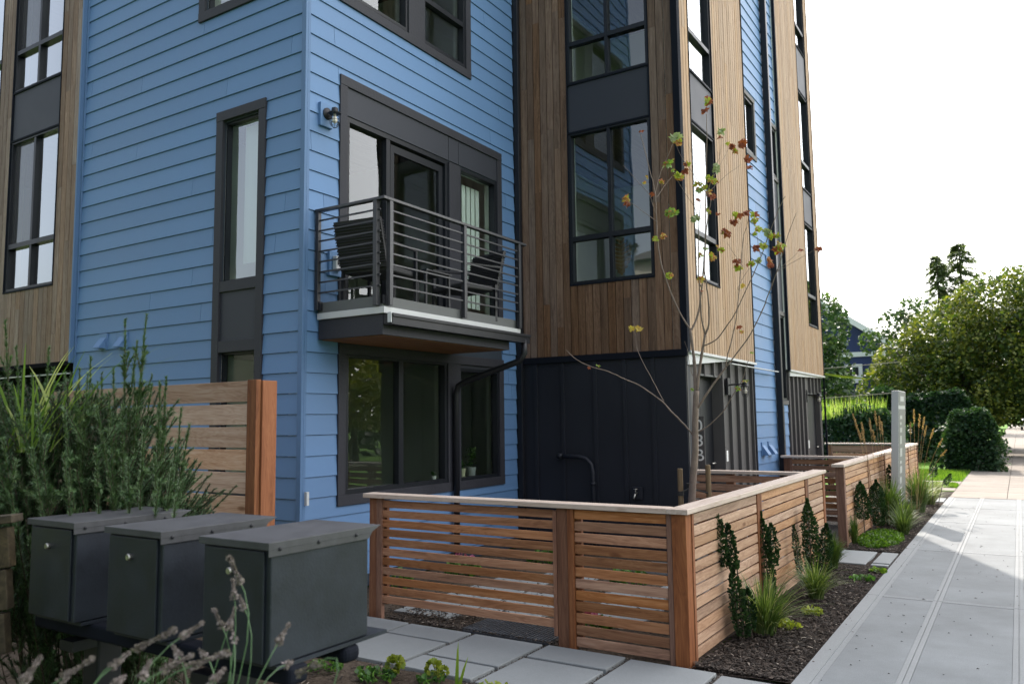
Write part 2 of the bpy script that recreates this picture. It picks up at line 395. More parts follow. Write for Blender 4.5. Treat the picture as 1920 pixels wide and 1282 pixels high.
M['twig'] = mat_paint('twig_bark', (0.06, 0.045, 0.032), rough=0.9, var=0.3, scale=30)
M['bark'] = mat_paint('maple_bark', (0.17, 0.13, 0.105), rough=0.85, var=0.3, scale=22, bump=0.6, bscale=60)
M['bark_dark'] = mat_paint('dark_bark', (0.05, 0.038, 0.028), rough=0.9, var=0.3, scale=10, bump=0.6)
M['blade'] = mat_leaf('ornamental_grass', [(0, (0.028, 0.055, 0.012)), (0.5, (0.075, 0.125, 0.03)), (0.85, (0.19, 0.24, 0.08)), (1, (0.38, 0.34, 0.20))], trans=0.35)
M['blade_bright'] = mat_leaf('bright_grass', [(0, (0.07, 0.14, 0.02)), (0.5, (0.17, 0.26, 0.05)), (1, (0.42, 0.45, 0.22))], trans=0.5)  # light on the far-left blades put into a brighter leaf colour
M['holly'] = mat_leaf('dark_evergreen', [(0, (0.008, 0.022, 0.008)), (0.6, (0.022, 0.055, 0.016)), (1, (0.06, 0.12, 0.035))], trans=0.12)
M['plume'] = mat_leaf('seed_plumes', [(0, (0.26, 0.16, 0.085)), (1, (0.46, 0.32, 0.19))], trans=0.25, rough=0.9)
M['lav'] = mat_leaf('lavender_heads', [(0, (0.07, 0.06, 0.055)), (0.6, (0.17, 0.145, 0.14)), (1, (0.30, 0.26, 0.26))], trans=0.2, rough=0.9)
M['lavstem'] = mat_leaf('lavender_stems', [(0, (0.06, 0.13, 0.05)), (1, (0.16, 0.26, 0.13))], trans=0.2)
M['green'] = mat_leaf('bedding_leaves', [(0, (0.02, 0.06, 0.015)), (0.6, (0.06, 0.15, 0.03)), (1, (0.15, 0.28, 0.06))], trans=0.3)
M['lime'] = mat_leaf('lime_leaves', [(0, (0.11, 0.16, 0.02)), (1, (0.30, 0.33, 0.05))], trans=0.3)
M['maple'] = mat_leaf('maple_leaves', [(0.0, (0.15, 0.038, 0.022)), (0.2, (0.26, 0.075, 0.035)), (0.35, (0.40, 0.18, 0.06)), (0.5, (0.42, 0.33, 0.08)), (0.62, (0.28, 0.33, 0.04)), (0.78, (0.12, 0.22, 0.03)), (0.88, (0.20, 0.28, 0.09)), (1.0, (0.27, 0.31, 0.19))], trans=0.3, rough=0.6, nscale=28)
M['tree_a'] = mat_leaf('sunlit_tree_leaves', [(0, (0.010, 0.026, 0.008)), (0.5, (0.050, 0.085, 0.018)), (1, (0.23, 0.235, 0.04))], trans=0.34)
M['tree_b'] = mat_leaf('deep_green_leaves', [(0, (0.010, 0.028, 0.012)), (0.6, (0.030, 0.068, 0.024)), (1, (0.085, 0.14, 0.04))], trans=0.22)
M['conifer'] = mat_leaf('conifer_needles', [(0, (0.09, 0.12, 0.08)), (1, (0.20, 0.24, 0.15))], trans=0.5)  # lightened to put distance haze into the needle colour
M['pink'] = mat_leaf('pink_petals', [(0, (0.25, 0.03, 0.10)), (1, (0.50, 0.18, 0.32))], trans=0.3)
M['wicker'] = mat_paint('dark_wicker', (0.018, 0.018, 0.022), rough=0.6, var=0.4, scale=60, bump=0.8, bscale=120)
M['plastic'] = mat_paint('grey_plastic', (0.45, 0.47, 0.48), rough=0.4, var=0.05)
M['white'] = mat_paint('white_paint', (0.75, 0.75, 0.74), rough=0.5, var=0.03)
M['sign'] = mat_paint('sign_grey', (0.40, 0.40, 0.41), rough=0.5, var=0.04)
M['sign_dark'] = mat_paint('sign_face_grey', (0.15, 0.15, 0.155), rough=0.5, var=0.06)
M['pot'] = mat_paint('cream_pot', (0.62, 0.60, 0.42), rough=0.5, var=0.03)
M['rattan'] = mat_paint('dried_palm', (0.32, 0.20, 0.10), rough=0.8, var=0.2, scale=14)
M['bulb'] = mat_paint('clear_bulb', (0.75, 0.70, 0.62), rough=0.1, var=0.02)
M['navy'] = mat_paint('navy_shingle', (0.022, 0.035, 0.12), rough=0.7, var=0.15, scale=4)
M['roof'] = mat_paint('roof_shingle', (0.10, 0.10, 0.11), rough=0.9, var=0.3, scale=8)
M['render'] = mat_paint('beige_render', (0.35, 0.33, 0.29), rough=0.9, var=0.1)
M['wire'] = mat_paint('wire_sheath', (0.25, 0.22, 0.17), rough=0.7)
M['awning'] = mat_leaf('olive_awning', [(0, (0.20, 0.24, 0.06)), (1, (0.24, 0.28, 0.08))], trans=0.5, rough=0.8)
M['car'] = mat_paint('white_car_paint', (0.6, 0.6, 0.6), rough=0.2, var=0.02, bump=0)
M['tyre'] = mat_paint('tyre_rubber', (0.02, 0.02, 0.02), rough=0.8)
M['sticker'] = mat_paint('teal_sticker', (0.10, 0.30, 0.30), rough=0.5, var=0.4, scale=30)
M['stake'] = mat_wood('stake_wood', 'Z', (0.09, 0.06, 0.03), (0.15, 0.105, 0.06), (0.22, 0.16, 0.10))
M['mat'] = mat_paint('black_grate', (0.03, 0.033, 0.04), rough=0.6, var=0.5, scale=14, bump=0.3)
M['tie'] = mat_paint('black_rubber_tie', (0.02, 0.02, 0.02), rough=0.7)
BR=[[0.03,0.021,[[-2.526,6.954,0.0],[-2.507,6.938,0.862],[-2.483,6.929,1.074],[-2.451,6.922,1.309],[-2.438,6.902,1.545],[-2.417,6.888,1.781],[-2.409,6.886,1.842]]],
[0.017,0.011,[[-2.417,6.888,1.781],[-2.416,6.883,1.961],[-2.419,6.876,2.137],[-2.432,6.861,2.318],[-2.439,6.864,2.386]]],
[0.008,0.003,[[-2.439,6.864,2.386],[-2.522,6.853,2.536],[-2.609,6.832,2.76],[-2.679,6.817,3.021],[-2.711,6.826,3.28],[-2.72,6.846,3.572],[-2.742,6.873,3.739],[-2.784,6.886,3.903],[-2.833,6.89,4.125],[-2.878,6.902,4.288]]],
[0.003,0.0015,[[-2.748,6.896,3.501],[-2.788,6.851,3.677],[-2.872,6.783,3.8],[-2.972,6.703,3.95]]],
[0.003,0.0015,[[-2.718,6.867,3.407],[-2.796,6.769,3.481],[-2.876,6.671,3.557],[-2.905,6.612,3.568]]],
[0.003,0.0015,[[-2.736,6.881,3.699],[-2.717,6.969,3.897],[-2.7,7.064,4.028],[-2.662,7.164,4.223]]],
[0.0025,0.0012,[[-2.731,6.891,3.645],[-2.728,7.083,3.798],[-2.721,7.278,3.941]]],
[0.011,0.003,[[-2.439,6.864,2.386],[-2.416,6.881,2.415],[-2.369,6.902,2.548],[-2.345,6.906,2.705],[-2.322,6.911,2.849],[-2.295,6.906,3.093],[-2.278,6.901,3.285],[-2.258,6.883,3.61],[-2.224,6.86,4.047],[-2.213,6.842,4.321]]],
[0.006,0.002,[[-2.335,6.91,2.758],[-2.335,6.835,2.849],[-2.291,6.752,3.257],[-2.265,6.697,3.323],[-2.231,6.639,3.448],[-2.23,6.572,3.485]]],
[0.0025,0.0012,[[-2.262,6.689,3.321],[-2.27,6.572,3.43],[-2.301,6.443,3.522],[-2.318,6.325,3.598]]],
[0.003,0.0012,[[-2.261,6.893,3.614],[-2.367,6.883,3.807],[-2.463,6.884,3.965],[-2.536,6.897,4.135]]],
[0.0025,0.0012,[[-2.265,6.888,3.642],[-2.309,6.885,3.768],[-2.351,6.879,3.933],[-2.402,6.869,4.085]]],
[0.003,0.0012,[[-2.264,6.896,3.575],[-2.216,6.91,3.718],[-2.167,6.925,3.851],[-2.131,6.935,3.956],[-2.108,6.931,4.123]]],
[0.0025,0.0012,[[-2.216,6.91,3.718],[-2.167,7.039,3.892],[-2.111,7.17,4.094]]],
[0.0025,0.0012,[[-2.256,6.899,3.599],[-2.117,7.024,3.779],[-1.998,7.145,3.899]]],
[0.015,0.01,[[-2.41,6.887,1.828],[-2.372,6.87,2.015],[-2.332,6.855,2.192],[-2.296,6.842,2.331]]],
[0.009,0.003,[[-2.296,6.842,2.331],[-2.261,6.833,2.408],[-2.241,6.805,2.564],[-2.242,6.758,2.771],[-2.242,6.719,2.912],[-2.217,6.692,3.093],[-2.194,6.668,3.227],[-2.162,6.651,3.36],[-2.133,6.634,3.47]]],
[0.008,0.005,[[-2.296,6.842,2.331],[-2.307,6.801,2.446],[-2.302,6.763,2.631],[-2.295,6.729,2.801]]],
[0.006,0.0022,[[-2.312,6.843,2.233],[-2.189,6.833,2.286],[-2.08,6.807,2.402],[-1.992,6.768,2.506],[-1.855,6.744,2.752],[-1.747,6.709,2.94],[-1.648,6.665,3.15],[-1.541,6.628,3.351],[-1.496,6.571,3.384]]],
[0.0025,0.0012,[[-1.733,6.652,2.929],[-1.74,6.609,3.007],[-1.738,6.57,3.099]]],
[0.012,0.008,[[-2.419,6.898,1.682],[-2.38,6.889,1.723],[-2.309,6.892,1.825],[-2.214,6.907,1.954],[-2.145,6.911,2.04]]],
[0.006,0.0022,[[-2.145,6.911,2.04],[-2.133,6.91,2.114],[-2.097,6.918,2.239],[-2.061,6.925,2.378],[-2.03,6.928,2.527],[-1.985,6.917,2.857],[-1.946,6.907,3.158],[-1.916,6.915,3.251],[-1.897,6.917,3.339]]],
[0.002,0.001,[[-1.964,6.924,2.912],[-2.031,6.928,3.025],[-2.099,6.931,3.145]]],
[0.0065,0.002,[[-2.145,6.911,2.04],[-2.042,6.91,2.156],[-1.921,6.915,2.312],[-1.806,6.911,2.52],[-1.753,6.88,2.622],[-1.668,6.859,2.804],[-1.62,6.825,2.907],[-1.562,6.792,3.049],[-1.519,6.756,3.136],[-1.452,6.73,3.274]]],
[0.0025,0.001,[[-1.64,6.783,2.817],[-1.556,6.827,2.896],[-1.483,6.864,2.97]]],
[0.0025,0.001,[[-1.641,6.784,2.808],[-1.499,6.805,2.885],[-1.325,6.844,2.979]]],
[0.0025,0.001,[[-1.989,6.933,2.703],[-1.992,6.85,2.716],[-1.902,6.813,2.841],[-1.801,6.789,2.918]]],
[0.009,0.003,[[-2.451,6.907,1.437],[-2.497,6.904,1.494],[-2.57,6.879,1.585],[-2.655,6.847,1.681],[-2.702,6.843,1.739],[-2.789,6.812,1.813],[-2.897,6.767,1.898],[-3.026,6.71,1.963],[-3.149,6.657,2.03],[-3.311,6.581,2.087],[-3.423,6.535,2.154],[-3.51,6.502,2.246]]],
[0.004,0.0018,[[-2.705,6.852,1.754],[-2.802,6.853,1.936],[-2.893,6.86,2.101],[-2.963,6.883,2.24],[-2.998,6.926,2.396]]],
[0.006,0.0018,[[-2.437,6.912,1.465],[-2.302,6.909,1.544],[-2.166,6.901,1.673],[-2.079,6.862,1.795],[-1.981,6.83,1.919],[-1.928,6.771,2.037],[-1.887,6.713,2.077]]],
[0.003,0.001,[[-2.415,6.872,1.937],[-2.456,6.873,2.043],[-2.475,6.884,2.188],[-2.505,6.893,2.287]]]]
LV=[[-2.182,6.813,4.414,0.08,"m"],[-2.205,6.788,4.346,0.065,"r"],[-2.527,6.883,4.18,0.098,"w"],[-2.499,6.873,4.12,0.073,"o"],[-2.847,6.859,4.295,0.044,"r"],[-2.669,7.072,4.004,0.076,"g"],[-2.676,7.136,4.049,0.051,"g"],[-2.718,7.314,4.014,0.039,"g"],[-2.307,6.366,3.63,0.067,"o"],[-2.294,6.295,3.642,0.056,"y"],[-2.425,6.849,3.829,0.06,"r"],[-2.416,6.889,3.907,0.06,"m"],[-2.798,6.838,3.837,0.037,"o"],[-2.8,6.775,3.776,0.037,"o"],[-2.734,7.034,3.834,0.057,"o"],[-2.932,6.651,3.607,0.067,"o"],[-2.922,6.65,3.554,0.061,"r"],[-2.776,6.901,3.685,0.046,"r"],[-2.647,7.001,3.509,0.087,"g"],[-2.587,6.953,3.504,0.074,"g"],[-2.1,6.906,4.149,0.065,"w"],[-2.126,6.938,4.115,0.048,"r"],[-2.106,7.205,4.104,0.055,"r"],[-2.093,7.236,4.059,0.055,"o"],[-2.135,7.204,4.135,0.043,"y"],[-1.983,7.19,4.11,0.073,"r"],[-2.018,7.243,4.097,0.061,"r"],[-1.967,7.182,3.954,0.073,"r"],[-1.942,7.184,3.87,0.06,"r"],[-2.147,6.893,3.839,0.065,"w"],[-2.168,6.925,3.812,0.06,"w"],[-2.207,6.856,3.728,0.071,"y"],[-2.203,6.978,3.733,0.06,"y"],[-2.325,6.896,3.699,0.072,"y"],[-2.312,6.865,3.64,0.06,"g"],[-2.256,6.863,3.655,0.053,"y"],[-2.131,6.689,3.506,0.063,"r"],[-2.238,6.92,3.611,0.054,"o"],[-2.246,6.617,3.479,0.043,"r"],[-2.189,6.68,3.394,0.046,"g"],[-2.158,6.654,3.369,0.04,"y"],[-2.284,6.67,3.344,0.07,"w"],[-2.312,6.68,3.332,0.058,"w"],[-2.089,6.688,3.352,0.04,"r"],[-2.715,6.78,3.237,0.054,"y"],[-2.658,6.834,3.26,0.061,"o"],[-2.137,6.941,3.239,0.03,"g"],[-2.274,6.854,3.095,0.047,"g"],[-2.318,6.834,3.035,0.053,"y"],[-2.24,6.965,3.038,0.06,"o"],[-2.242,6.913,3.053,0.047,"y"],[-2.166,6.898,3.109,0.047,"o"],[-2.602,6.818,2.88,0.054,"y"],[-2.58,6.813,2.891,0.042,"o"],[-2.311,6.789,2.811,0.064,"o"],[-2.333,6.872,2.729,0.041,"r"],[-3.02,6.894,2.44,0.059,"Y"],[-2.952,6.909,2.426,0.059,"Y"],[-1.992,6.873,3.363,0.07,"m"],[-1.999,6.826,3.297,0.058,"r"],[-1.947,6.864,3.35,0.046,"r"],[-1.915,6.936,3.384,0.058,"r"],[-1.851,6.919,3.352,0.075,"m"],[-1.845,6.96,3.321,0.064,"y"],[-2.116,6.967,3.241,0.083,"r"],[-2.133,6.862,3.065,0.053,"y"],[-1.714,6.519,3.13,0.065,"y"],[-1.744,6.527,3.1,0.038,"y"],[-1.688,6.68,3.131,0.066,"w"],[-1.655,6.684,3.091,0.055,"y"],[-1.599,6.666,3.089,0.055,"y"],[-1.75,6.58,2.995,0.055,"r"],[-1.696,6.591,3.007,0.065,"y"],[-1.621,6.755,3.0,0.077,"m"],[-1.577,6.721,3.016,0.066,"y"],[-2.016,6.915,2.945,0.07,"r"],[-2.018,6.947,2.908,0.064,"y"],[-1.856,6.82,2.907,0.057,"y"],[-1.793,6.826,2.937,0.051,"w"],[-1.703,6.806,2.909,0.073,"o"],[-1.668,6.693,2.851,0.055,"r"],[-1.921,6.921,2.916,0.035,"r"],[-1.475,6.932,2.999,0.045,"r"],[-1.321,6.886,2.976,0.055,"r"],[-1.956,6.858,2.732,0.046,"Y"],[-2.04,7.0,2.389,0.047,"r"],[-2.016,6.974,2.347,0.041,"o"],[-3.262,6.658,2.084,0.043,"g"],[-3.305,6.558,2.066,0.027,"r"],[-2.428,6.83,1.846,0.035,"g"],[-2.039,6.874,1.844,0.046,"g"],[-1.946,6.801,1.907,0.045,"g"],[-1.857,6.709,2.133,0.028,"g"]]
TIPS=[[-3.142,1.947,2.042],[-3.111,2.024,2.066],[-3.033,1.971,1.921],[-3.058,1.952,1.943],[-3.055,1.849,1.828],[-3.225,1.854,1.884],[-3.043,1.741,1.801],[-3.368,1.759,1.926],[-3.257,1.721,1.83],[-3.219,1.748,1.809],[-2.899,1.953,1.772],[-2.966,2.027,1.799],[-2.745,1.944,1.663],[-2.723,1.966,1.601],[-2.682,1.881,1.531],[-2.611,1.817,1.438],[-2.585,1.839,1.389],[-2.978,2.034,1.679],[-3.11,2.058,1.772],[-3.173,2.011,1.841],[-3.289,1.94,1.82],[-3.365,1.889,1.843],[-3.226,1.625,1.804],[-3.378,1.635,1.917],[-3.514,1.654,2.037],[-3.464,1.573,1.982],[-3.423,1.476,2.013],[-3.386,1.392,1.921],[-3.086,1.482,1.753],[-2.957,1.513,1.674],[-2.878,1.565,1.653],[-2.829,1.653,1.672],[-2.795,1.734,1.672],[-2.687,1.752,1.593],[-2.614,1.749,1.498],[-2.559,1.735,1.407],[-2.515,1.77,1.35],[-2.649,1.67,1.482],[-2.741,1.607,1.521],[-2.786,1.521,1.505],[-2.878,1.461,1.525],[-3.015,1.43,1.562],[-3.189,1.425,1.677],[-2.977,1.79,1.728],[-3.091,1.719,1.73]]
LAV=[[[-1.48,1.179,1.307],[-1.438,1.176,1.257]],[[-1.468,1.197,1.223],[-1.434,1.185,1.201]],[[-1.542,1.19,1.188],[-1.503,1.183,1.154]],[[-1.458,1.029,1.191],[-1.499,0.971,1.161]],[[-1.453,1.091,1.192],[-1.467,1.049,1.169]],[[-1.326,1.056,1.16],[-1.367,0.997,1.14]],[[-1.303,1.187,1.185],[-1.301,1.156,1.153]],[[-1.388,1.018,1.154],[-1.408,0.971,1.134]],[[-1.52,1.22,1.249],[-1.494,1.205,1.213]],[[-1.52,1.228,1.186],[-1.511,1.202,1.146]],[[-1.442,0.922,1.174],[-1.442,0.888,1.155]],[[-1.293,1.02,1.141],[-1.289,0.989,1.124]],[[-1.361,0.914,1.173],[-1.349,0.889,1.149]],[[-1.34,1.233,1.095],[-1.331,1.203,1.097]],[[-1.354,0.86,1.162],[-1.343,0.832,1.155]],[[-1.505,1.126,1.123],[-1.467,1.115,1.114]],[[-1.484,1.196,1.144],[-1.458,1.178,1.131]],[[-1.46,1.031,1.158],[-1.424,1.02,1.144]],[[-1.401,0.827,1.193],[-1.42,0.782,1.166]],[[-1.371,0.723,1.226],[-1.367,0.694,1.193]],[[-1.173,1.096,1.133],[-1.115,1.094,1.163]]]

# ------------------------------------------------------------------ ground, roads, pavement (setting)
def struct(name, mb, mat, **k):
    o = mb.build(name, mat, **k); o['kind'] = 'structure'; return o
def hnoise(x, y, s=1.0): return noise.noise(Vector((x*s, y*s, 3.3)))
def sheet(x0, x1, y0, y1, step, z, amp, sc_=2.0):
    mb = MB(); nx = max(1, int((x1-x0)/step)); ny = max(1, int((y1-y0)/step))
    for j in range(ny+1):
        for i in range(nx+1):
            x = x0+(x1-x0)*i/nx; y = y0+(y1-y0)*j/ny
            mb.v.append((x, y, z + amp*hnoise(x, y, sc_) + amp*0.5*hnoise(x, y, sc_*4.3)))
    for j in range(ny):
        for i in range(nx):
            a = j*(nx+1)+i; mb.f.append((a, a+1, a+nx+2, a+nx+1)); mb.t.append(0.5)
    return mb
g = MB(); g.quad((-300, -120, -0.09), (300, -120, -0.09), (300, 600, -0.09), (-300, 600, -0.09))
struct('ground', g, M['lawn'])
struct('planting_bed', sheet(-1.88, -1.262, 5.12, 19.4, 0.06, -0.012, 0.016, 3.0), M['mulch'], smooth=True)
struct('front_bed', sheet(-7.2, -1.3, -1.2, 4.18, 0.08, -0.012, 0.018, 3.0), M['soil'], smooth=True)
struct('paver_bedding', sheet(-6.0, -1.262, 4.18, 5.16, 0.09, -0.022, 0.006, 4.0), M['gravel'], smooth=True)
struct('yard_soil', sheet(-5.53, -1.9, 5.16, 9.0, 0.09, -0.015, 0.014, 3.0), M['soil'], smooth=True)
struct('entry_path', sheet(-3.4, -1.88, 9.0, 19.5, 0.2, -0.02, 0.01, 2.0), M['gravel'], smooth=True)
# concrete pavement: panels with a smooth tooled band along every joint
pv = MB(); bd = MB()
ys = [-0.8, 2.2, 5.07, 7.95, 10.87, 13.80, 16.0, 17.95]
xs = [-1.165, -0.695, -0.10, 0.60]
bd.box(-1.262, 0.66, -0.8, 17.95, -0.10, -0.004)
G = 0.036
for i in range(len(xs)-1):
    for j in range(len(ys)-1):
        # panels carry half-depth sub joints
        pv.box(xs[i]+G, xs[i+1]-G, ys[j]+G, ys[j+1]-G, -0.05, 0.0, U(0.40, 0.60))
for j in range(len(ys)-1):
    for (a, b) in ((-1.262, -1.168),):
        bd.box(a, b, ys[j]+0.004, ys[j+1]-0.004, -0.06, 0.003, U(0.45, 0.6))
    for x in xs[1:]:
        for s in (-1, 1):
            bd.box(x+s*0.003, x+s*(G-0.001), ys[j]+0.004, ys[j+1]-0.004, -0.05, 0.0022, U(0.45, 0.6))
    for s in (-1, 1):
        for i in range(len(xs)-1):
            bd.box(xs[i]+G, xs[i+1]-G, ys[j]+s*0.003 if j else ys[j]+0.003, ys[j]+s*(G-0.001) if j else ys[j]+G-0.001, -0.05, 0.002, U(0.45, 0.6))
struct('sidewalk_band', bd, M['side_band'])
struct('sidewalk', pv, M['side'], bevel=0.004)
op = MB()
yy = 17.97
while yy < 150:
    for (a, b) in ((-1.25, -0.30), (-0.29, 0.66)):
        op.box(a, b, yy, yy+1.48, -0.10, 0.0, U(0.25, 0.75))
    yy += 1.5
op.box(-4.6, -1.27, 21.3, 22.3, -0.1, -0.004, 0.5)
op.box(-3.3, -1.27, 19.62, 20.3, -0.1, -0.006, 0.6)
struct('old_sidewalk', op, M['side_old'])
rd = MB(); rd.box(1.9, 10.2, -120, 300, -0.3, -0.10)
struct('road', rd, M['asphalt'])
kb = MB(); kb.box(1.75, 1.9, -120, 300, -0.3, 0.02); kb.box(10.2, 10.35, -120, 300, -0.3, 0.02)
struct('kerb', kb, M['side_old'])

# square concrete pavers set in gravel
pb = MB()
def pav(x0, x1, y0, y1): pb.box(x0+0.012, x1-0.012, y0+0.012, y1-0.012, -0.06, 0.004+U(-0.002, 0.003), U(0.35, 0.65))
for x0, x1, cuts in ((-5.47, -4.84, (4.19, 4.79, 5.12)), (-4.84, -4.21, (4.19, 4.50, 5.12)), (-4.21, -3.60, (4.19, 4.80, 5.12)), (-3.58, -2.97, (4.18, 4.49, 5.11)),
                     (-2.95, -2.33, (4.16, 4.78, 5.12)), (-2.31, -1.70, (4.16, 4.50, 5.10)), (-1.68, -1.28, (4.16, 4.80, 5.06))):
    for k in range(len(cuts)-1): pav(x0, x1, cuts[k]+0.006, cuts[k+1]-0.006)
for x0, x1, y0, y1 in ((-4.62, -4.02, 5.35, 5.95), (-4.62, -4.02, 5.98, 6.58), (-4.0, -3.4, 5.6, 6.2), (-4.62, -4.02, 6.61, 7.2), (-4.0, -3.4, 6.25, 6.85), (-4.3, -3.7, 7.25, 7.85),
                       (-3.2, -2.6, 5.9, 6.5), (-3.36, -2.76, 6.6, 7.2), (-3.0, -2.4, 7.3, 7.9), (-3.6, -3.0, 8.0, 8.6)):
    pav(x0, x1, y0, y1)
for x0, x1 in ((-3.16, -2.56), (-2.53, -1.93), (-1.90, -1.50)): pav(x0, x1, 9.50, 10.42)
pav(-1.47, -1.275, 9.50, 9.62); pav(-1.47, -1.275, 9.64, 10.42)
pav(-1.9, -1.45, 16.9, 17.7); pav(-1.43, -1.275, 16.9, 17.7)
struct('paver_path', pb, M['paver'], bevel=0.006)

# ------------------------------------------------------------------ the building
BLD = thing('townhouse_building', 'four-storey building in blue lap siding and vertical brown wood with black-framed windows', 'building', (-5.522, 5.15, 0))
ZT = 11.4
class Fac:
    def __init__(s, k, c): s.k = k; s.c = c
    def P(s, a, z, o): return (a, s.c - o, z) if s.k == 'S' else (s.c + o, a, z)
    def box(s, mb, a0, a1, z0, z1, o0, o1, t=0.5):
        p = s.P(a0, z0, o0); q = s.P(a1, z1, o1)
        mb.box(p[0], q[0], p[1], q[1], p[2], q[2], t)
FA = Fac('S', 5.15); FB = Fac('E', -5.522); FC = Fac('S', 8.913); FD = Fac('E', -3.225); FE = Fac('E', -3.275); FL = Fac('S', 5.10)
def inter(spans, cut):
    out = []
    for a, b in spans:
        c, d = cut
        if d <= a or c >= b: out.append((a, b)); continue
        if c > a: out.append((a, c))
        if d < b: out.append((d, b))
    return out
def core(f, a0, a1, z0, z1, ops):
    for o0, o1, mt, nm in ((-0.02, 0.0, 'sheath', 'sheathing'), (-0.17, -0.02, 'drywall', 'inner_wall')):
        mb = MB(); zs = sorted({z0, z1} | {z for o in ops for z in (o[2], o[3]) if z0 < z < z1})
        for za, zb in zip(zs[:-1], zs[1:]):
            sp = [(a0, a1)]
            for o in ops:
                if o[2] < zb - 1e-6 and o[3] > za + 1e-6: sp = inter(sp, (o[0], o[1]))
            for a, b in sp: f.box(mb, a, b, za, zb, o0, o1)
        mb.build(nm, M[mt], BLD)
EXP = 0.1913
def siding(f, a0, a1, z0, z1, ops, seed=1, name='siding', mat='blue'):
    r = random.Random(seed); mb = MB()
    k = math.floor((z0-2.446)/EXP)
    while 2.446+k*EXP < z1:
        zb = 2.446+k*EXP; zt = zb+EXP
        cuts = sorted({max(zb, z0), min(zt, z1)} | {z for o in ops for z in (o[2], o[3]) if max(zb, z0) < z < min(zt, z1)})
        jx = [a0 + (r.random()*3.6)]
        while jx[-1] < a1: jx.append(jx[-1]+3.65)
        tt = [r.uniform(0.30, 0.70) for _ in jx]+[0.5]
        for za, zc in zip(cuts[:-1], cuts[1:]):
            sp = [(a0, a1)]
            for o in ops:
                if o[2] < zc-1e-6 and o[3] > za+1e-6: sp = inter(sp, (o[0], o[1]))
            for j in jx: sp = inter(sp, (j-0.002, j+0.002))
            oa = 0.021-0.014*(za-zb)/EXP; ob = 0.021-0.014*(zc-zb)/EXP
            if abs(zc-zt) < 1e-6: zc = zc-0.003
            for a, b in sp:
                t = tt[sum(1 for j in jx if j < a)]
                v = [f.P(a, za, 0.001), f.P(b, za, 0.001), f.P(b, za, oa), f.P(a, za, oa), f.P(a, zc, 0.001), f.P(b, zc, 0.001), f.P(b, zc, ob), f.P(a, zc, ob)]
                mb.add(v, [(0,3,2,1),(4,5,6,7),(3,7,6,2),(0,4,7,3),(1,2,6,5)], t)
        k += 1
    return mb.build(name, M[mat], BLD)
def vboards(f, a0, a1, z0, z1, ops, pitch, mat, seed=1, o1=0.02):
    r = random.Random(seed); mb = MB(); a = a0; gp = 0.0075 if mat == 'ipe_street' else 0.0045
    while a < a1-1e-4:
        b = min(a+pitch, a1)
        js = [z0 + r.uniform(0.3, 3.5)]
        while js[-1] < z1: js.append(js[-1]+r.uniform(1.6, 3.2))
        sp = [(z0, z1)]
        for o in ops:
            if o[0] < b-1e-6 and o[1] > a+1e-6: sp = inter(sp, (o[2], o[3]))
        # boards straddling a window edge are narrowed above and below it as in real cladding
        for j in js: sp = inter(sp, (j-0.001, j+0.001))
        for za, zb in sp:
            f.box(mb, a+gp, b-gp, za, zb, 0.002, o1+r.uniform(-0.001, 0.001), r.random())
        a = b
    for o in ops:   # fill slivers beside openings
        for lo, hi in ((0, 1),):
            pass
    return mb.build('wood_cladding', M[mat], BLD)
def window(f, a0, a1, z0, z1, vb=(), hb=(), fw=0.045, dep=-0.05, parent=None, glass='glass', screens=(), name='window', fo=0.012):
    mb = MB()
    f.box(mb, a0, a1, z0, z0+fw, -0.08, fo); f.box(mb, a0, a1, z1-fw, z1, -0.08, fo)
    f.box(mb, a0, a0+fw, z0+fw, z1-fw, -0.08, fo-0.001); f.box(mb, a1-fw, a1, z0+fw, z1-fw, -0.08, fo-0.001)
    for (za, zb) in hb: f.box(mb, a0+fw, a1-fw, za, zb, -0.075, fo-0.003)
    for (aa, ab, za, zb) in vb: f.box(mb, aa, ab, za, zb, -0.072, fo-0.005)
    w_ = mb.build(name, M['frame'], parent or BLD)
    ROOT[w_.name] = ROOT[BLD.name]
    gm = MB()
    n = 1
    gm.quad(f.P(a0+fw*0.5, z0+fw*0.5, dep), f.P(a1-fw*0.5, z0+fw*0.5, dep), f.P(a1-fw*0.5, z1-fw*0.5, dep), f.P(a0+fw*0.5, z1-fw*0.5, dep))
    gm.build('pane', M[glass], w_)
    if screens:
        sm = MB()
        for (aa, ab, za, zb) in screens: sm.quad(f.P(aa, za, dep+0.02), f.P(ab, za, dep+0.02), f.P(ab, zb, dep+0.02), f.P(aa, zb, dep+0.02))
        sm.build('insect_screen', M['screen'], w_)
    return w_
m, nt, b = newmat('insect_screen_mesh')
tr = nt.nodes.new('ShaderNodeBsdfTransparent'); ms = nt.nodes.new('ShaderNodeMixShader'); ms.inputs[0].default_value = 0.55
b.inputs['Base Color'].default_value = (0.03, 0.03, 0.035, 1); b.inputs['Roughness'].default_value = 0.7
nt.links.new(b.outputs[0], ms.inputs[1]); nt.links.new(tr.outputs[0], ms.inputs[2]); nt.links.new(ms.outputs[0], nt.nodes['Material Output'].inputs[0])
M['screen'] = m
def trim(f, a0, a1, z0, z1, w=0.10, o=0.036, rails=(), parent=None, mat='char_trim', sides=(1, 1), name='window_trim'):
    mb = MB()
    f.box(mb, a0, a1, z1-w, z1, 0.0, o); f.box(mb, a0, a1, z0, z0+w, 0.0, o)
    if sides[0]: f.box(mb, a0, a0+w, z0+w, z1-w, 0.0, o-0.003)
    if sides[1]: f.box(mb, a1-w, a1, z0+w, z1-w, 0.0, o-0.003)
    for (ra, rb, za, zb) in rails: f.box(mb, ra, rb, za, zb, 0.0, o-0.006)
    return mb.build(name, M[mat], BLD, bevel=0.003)
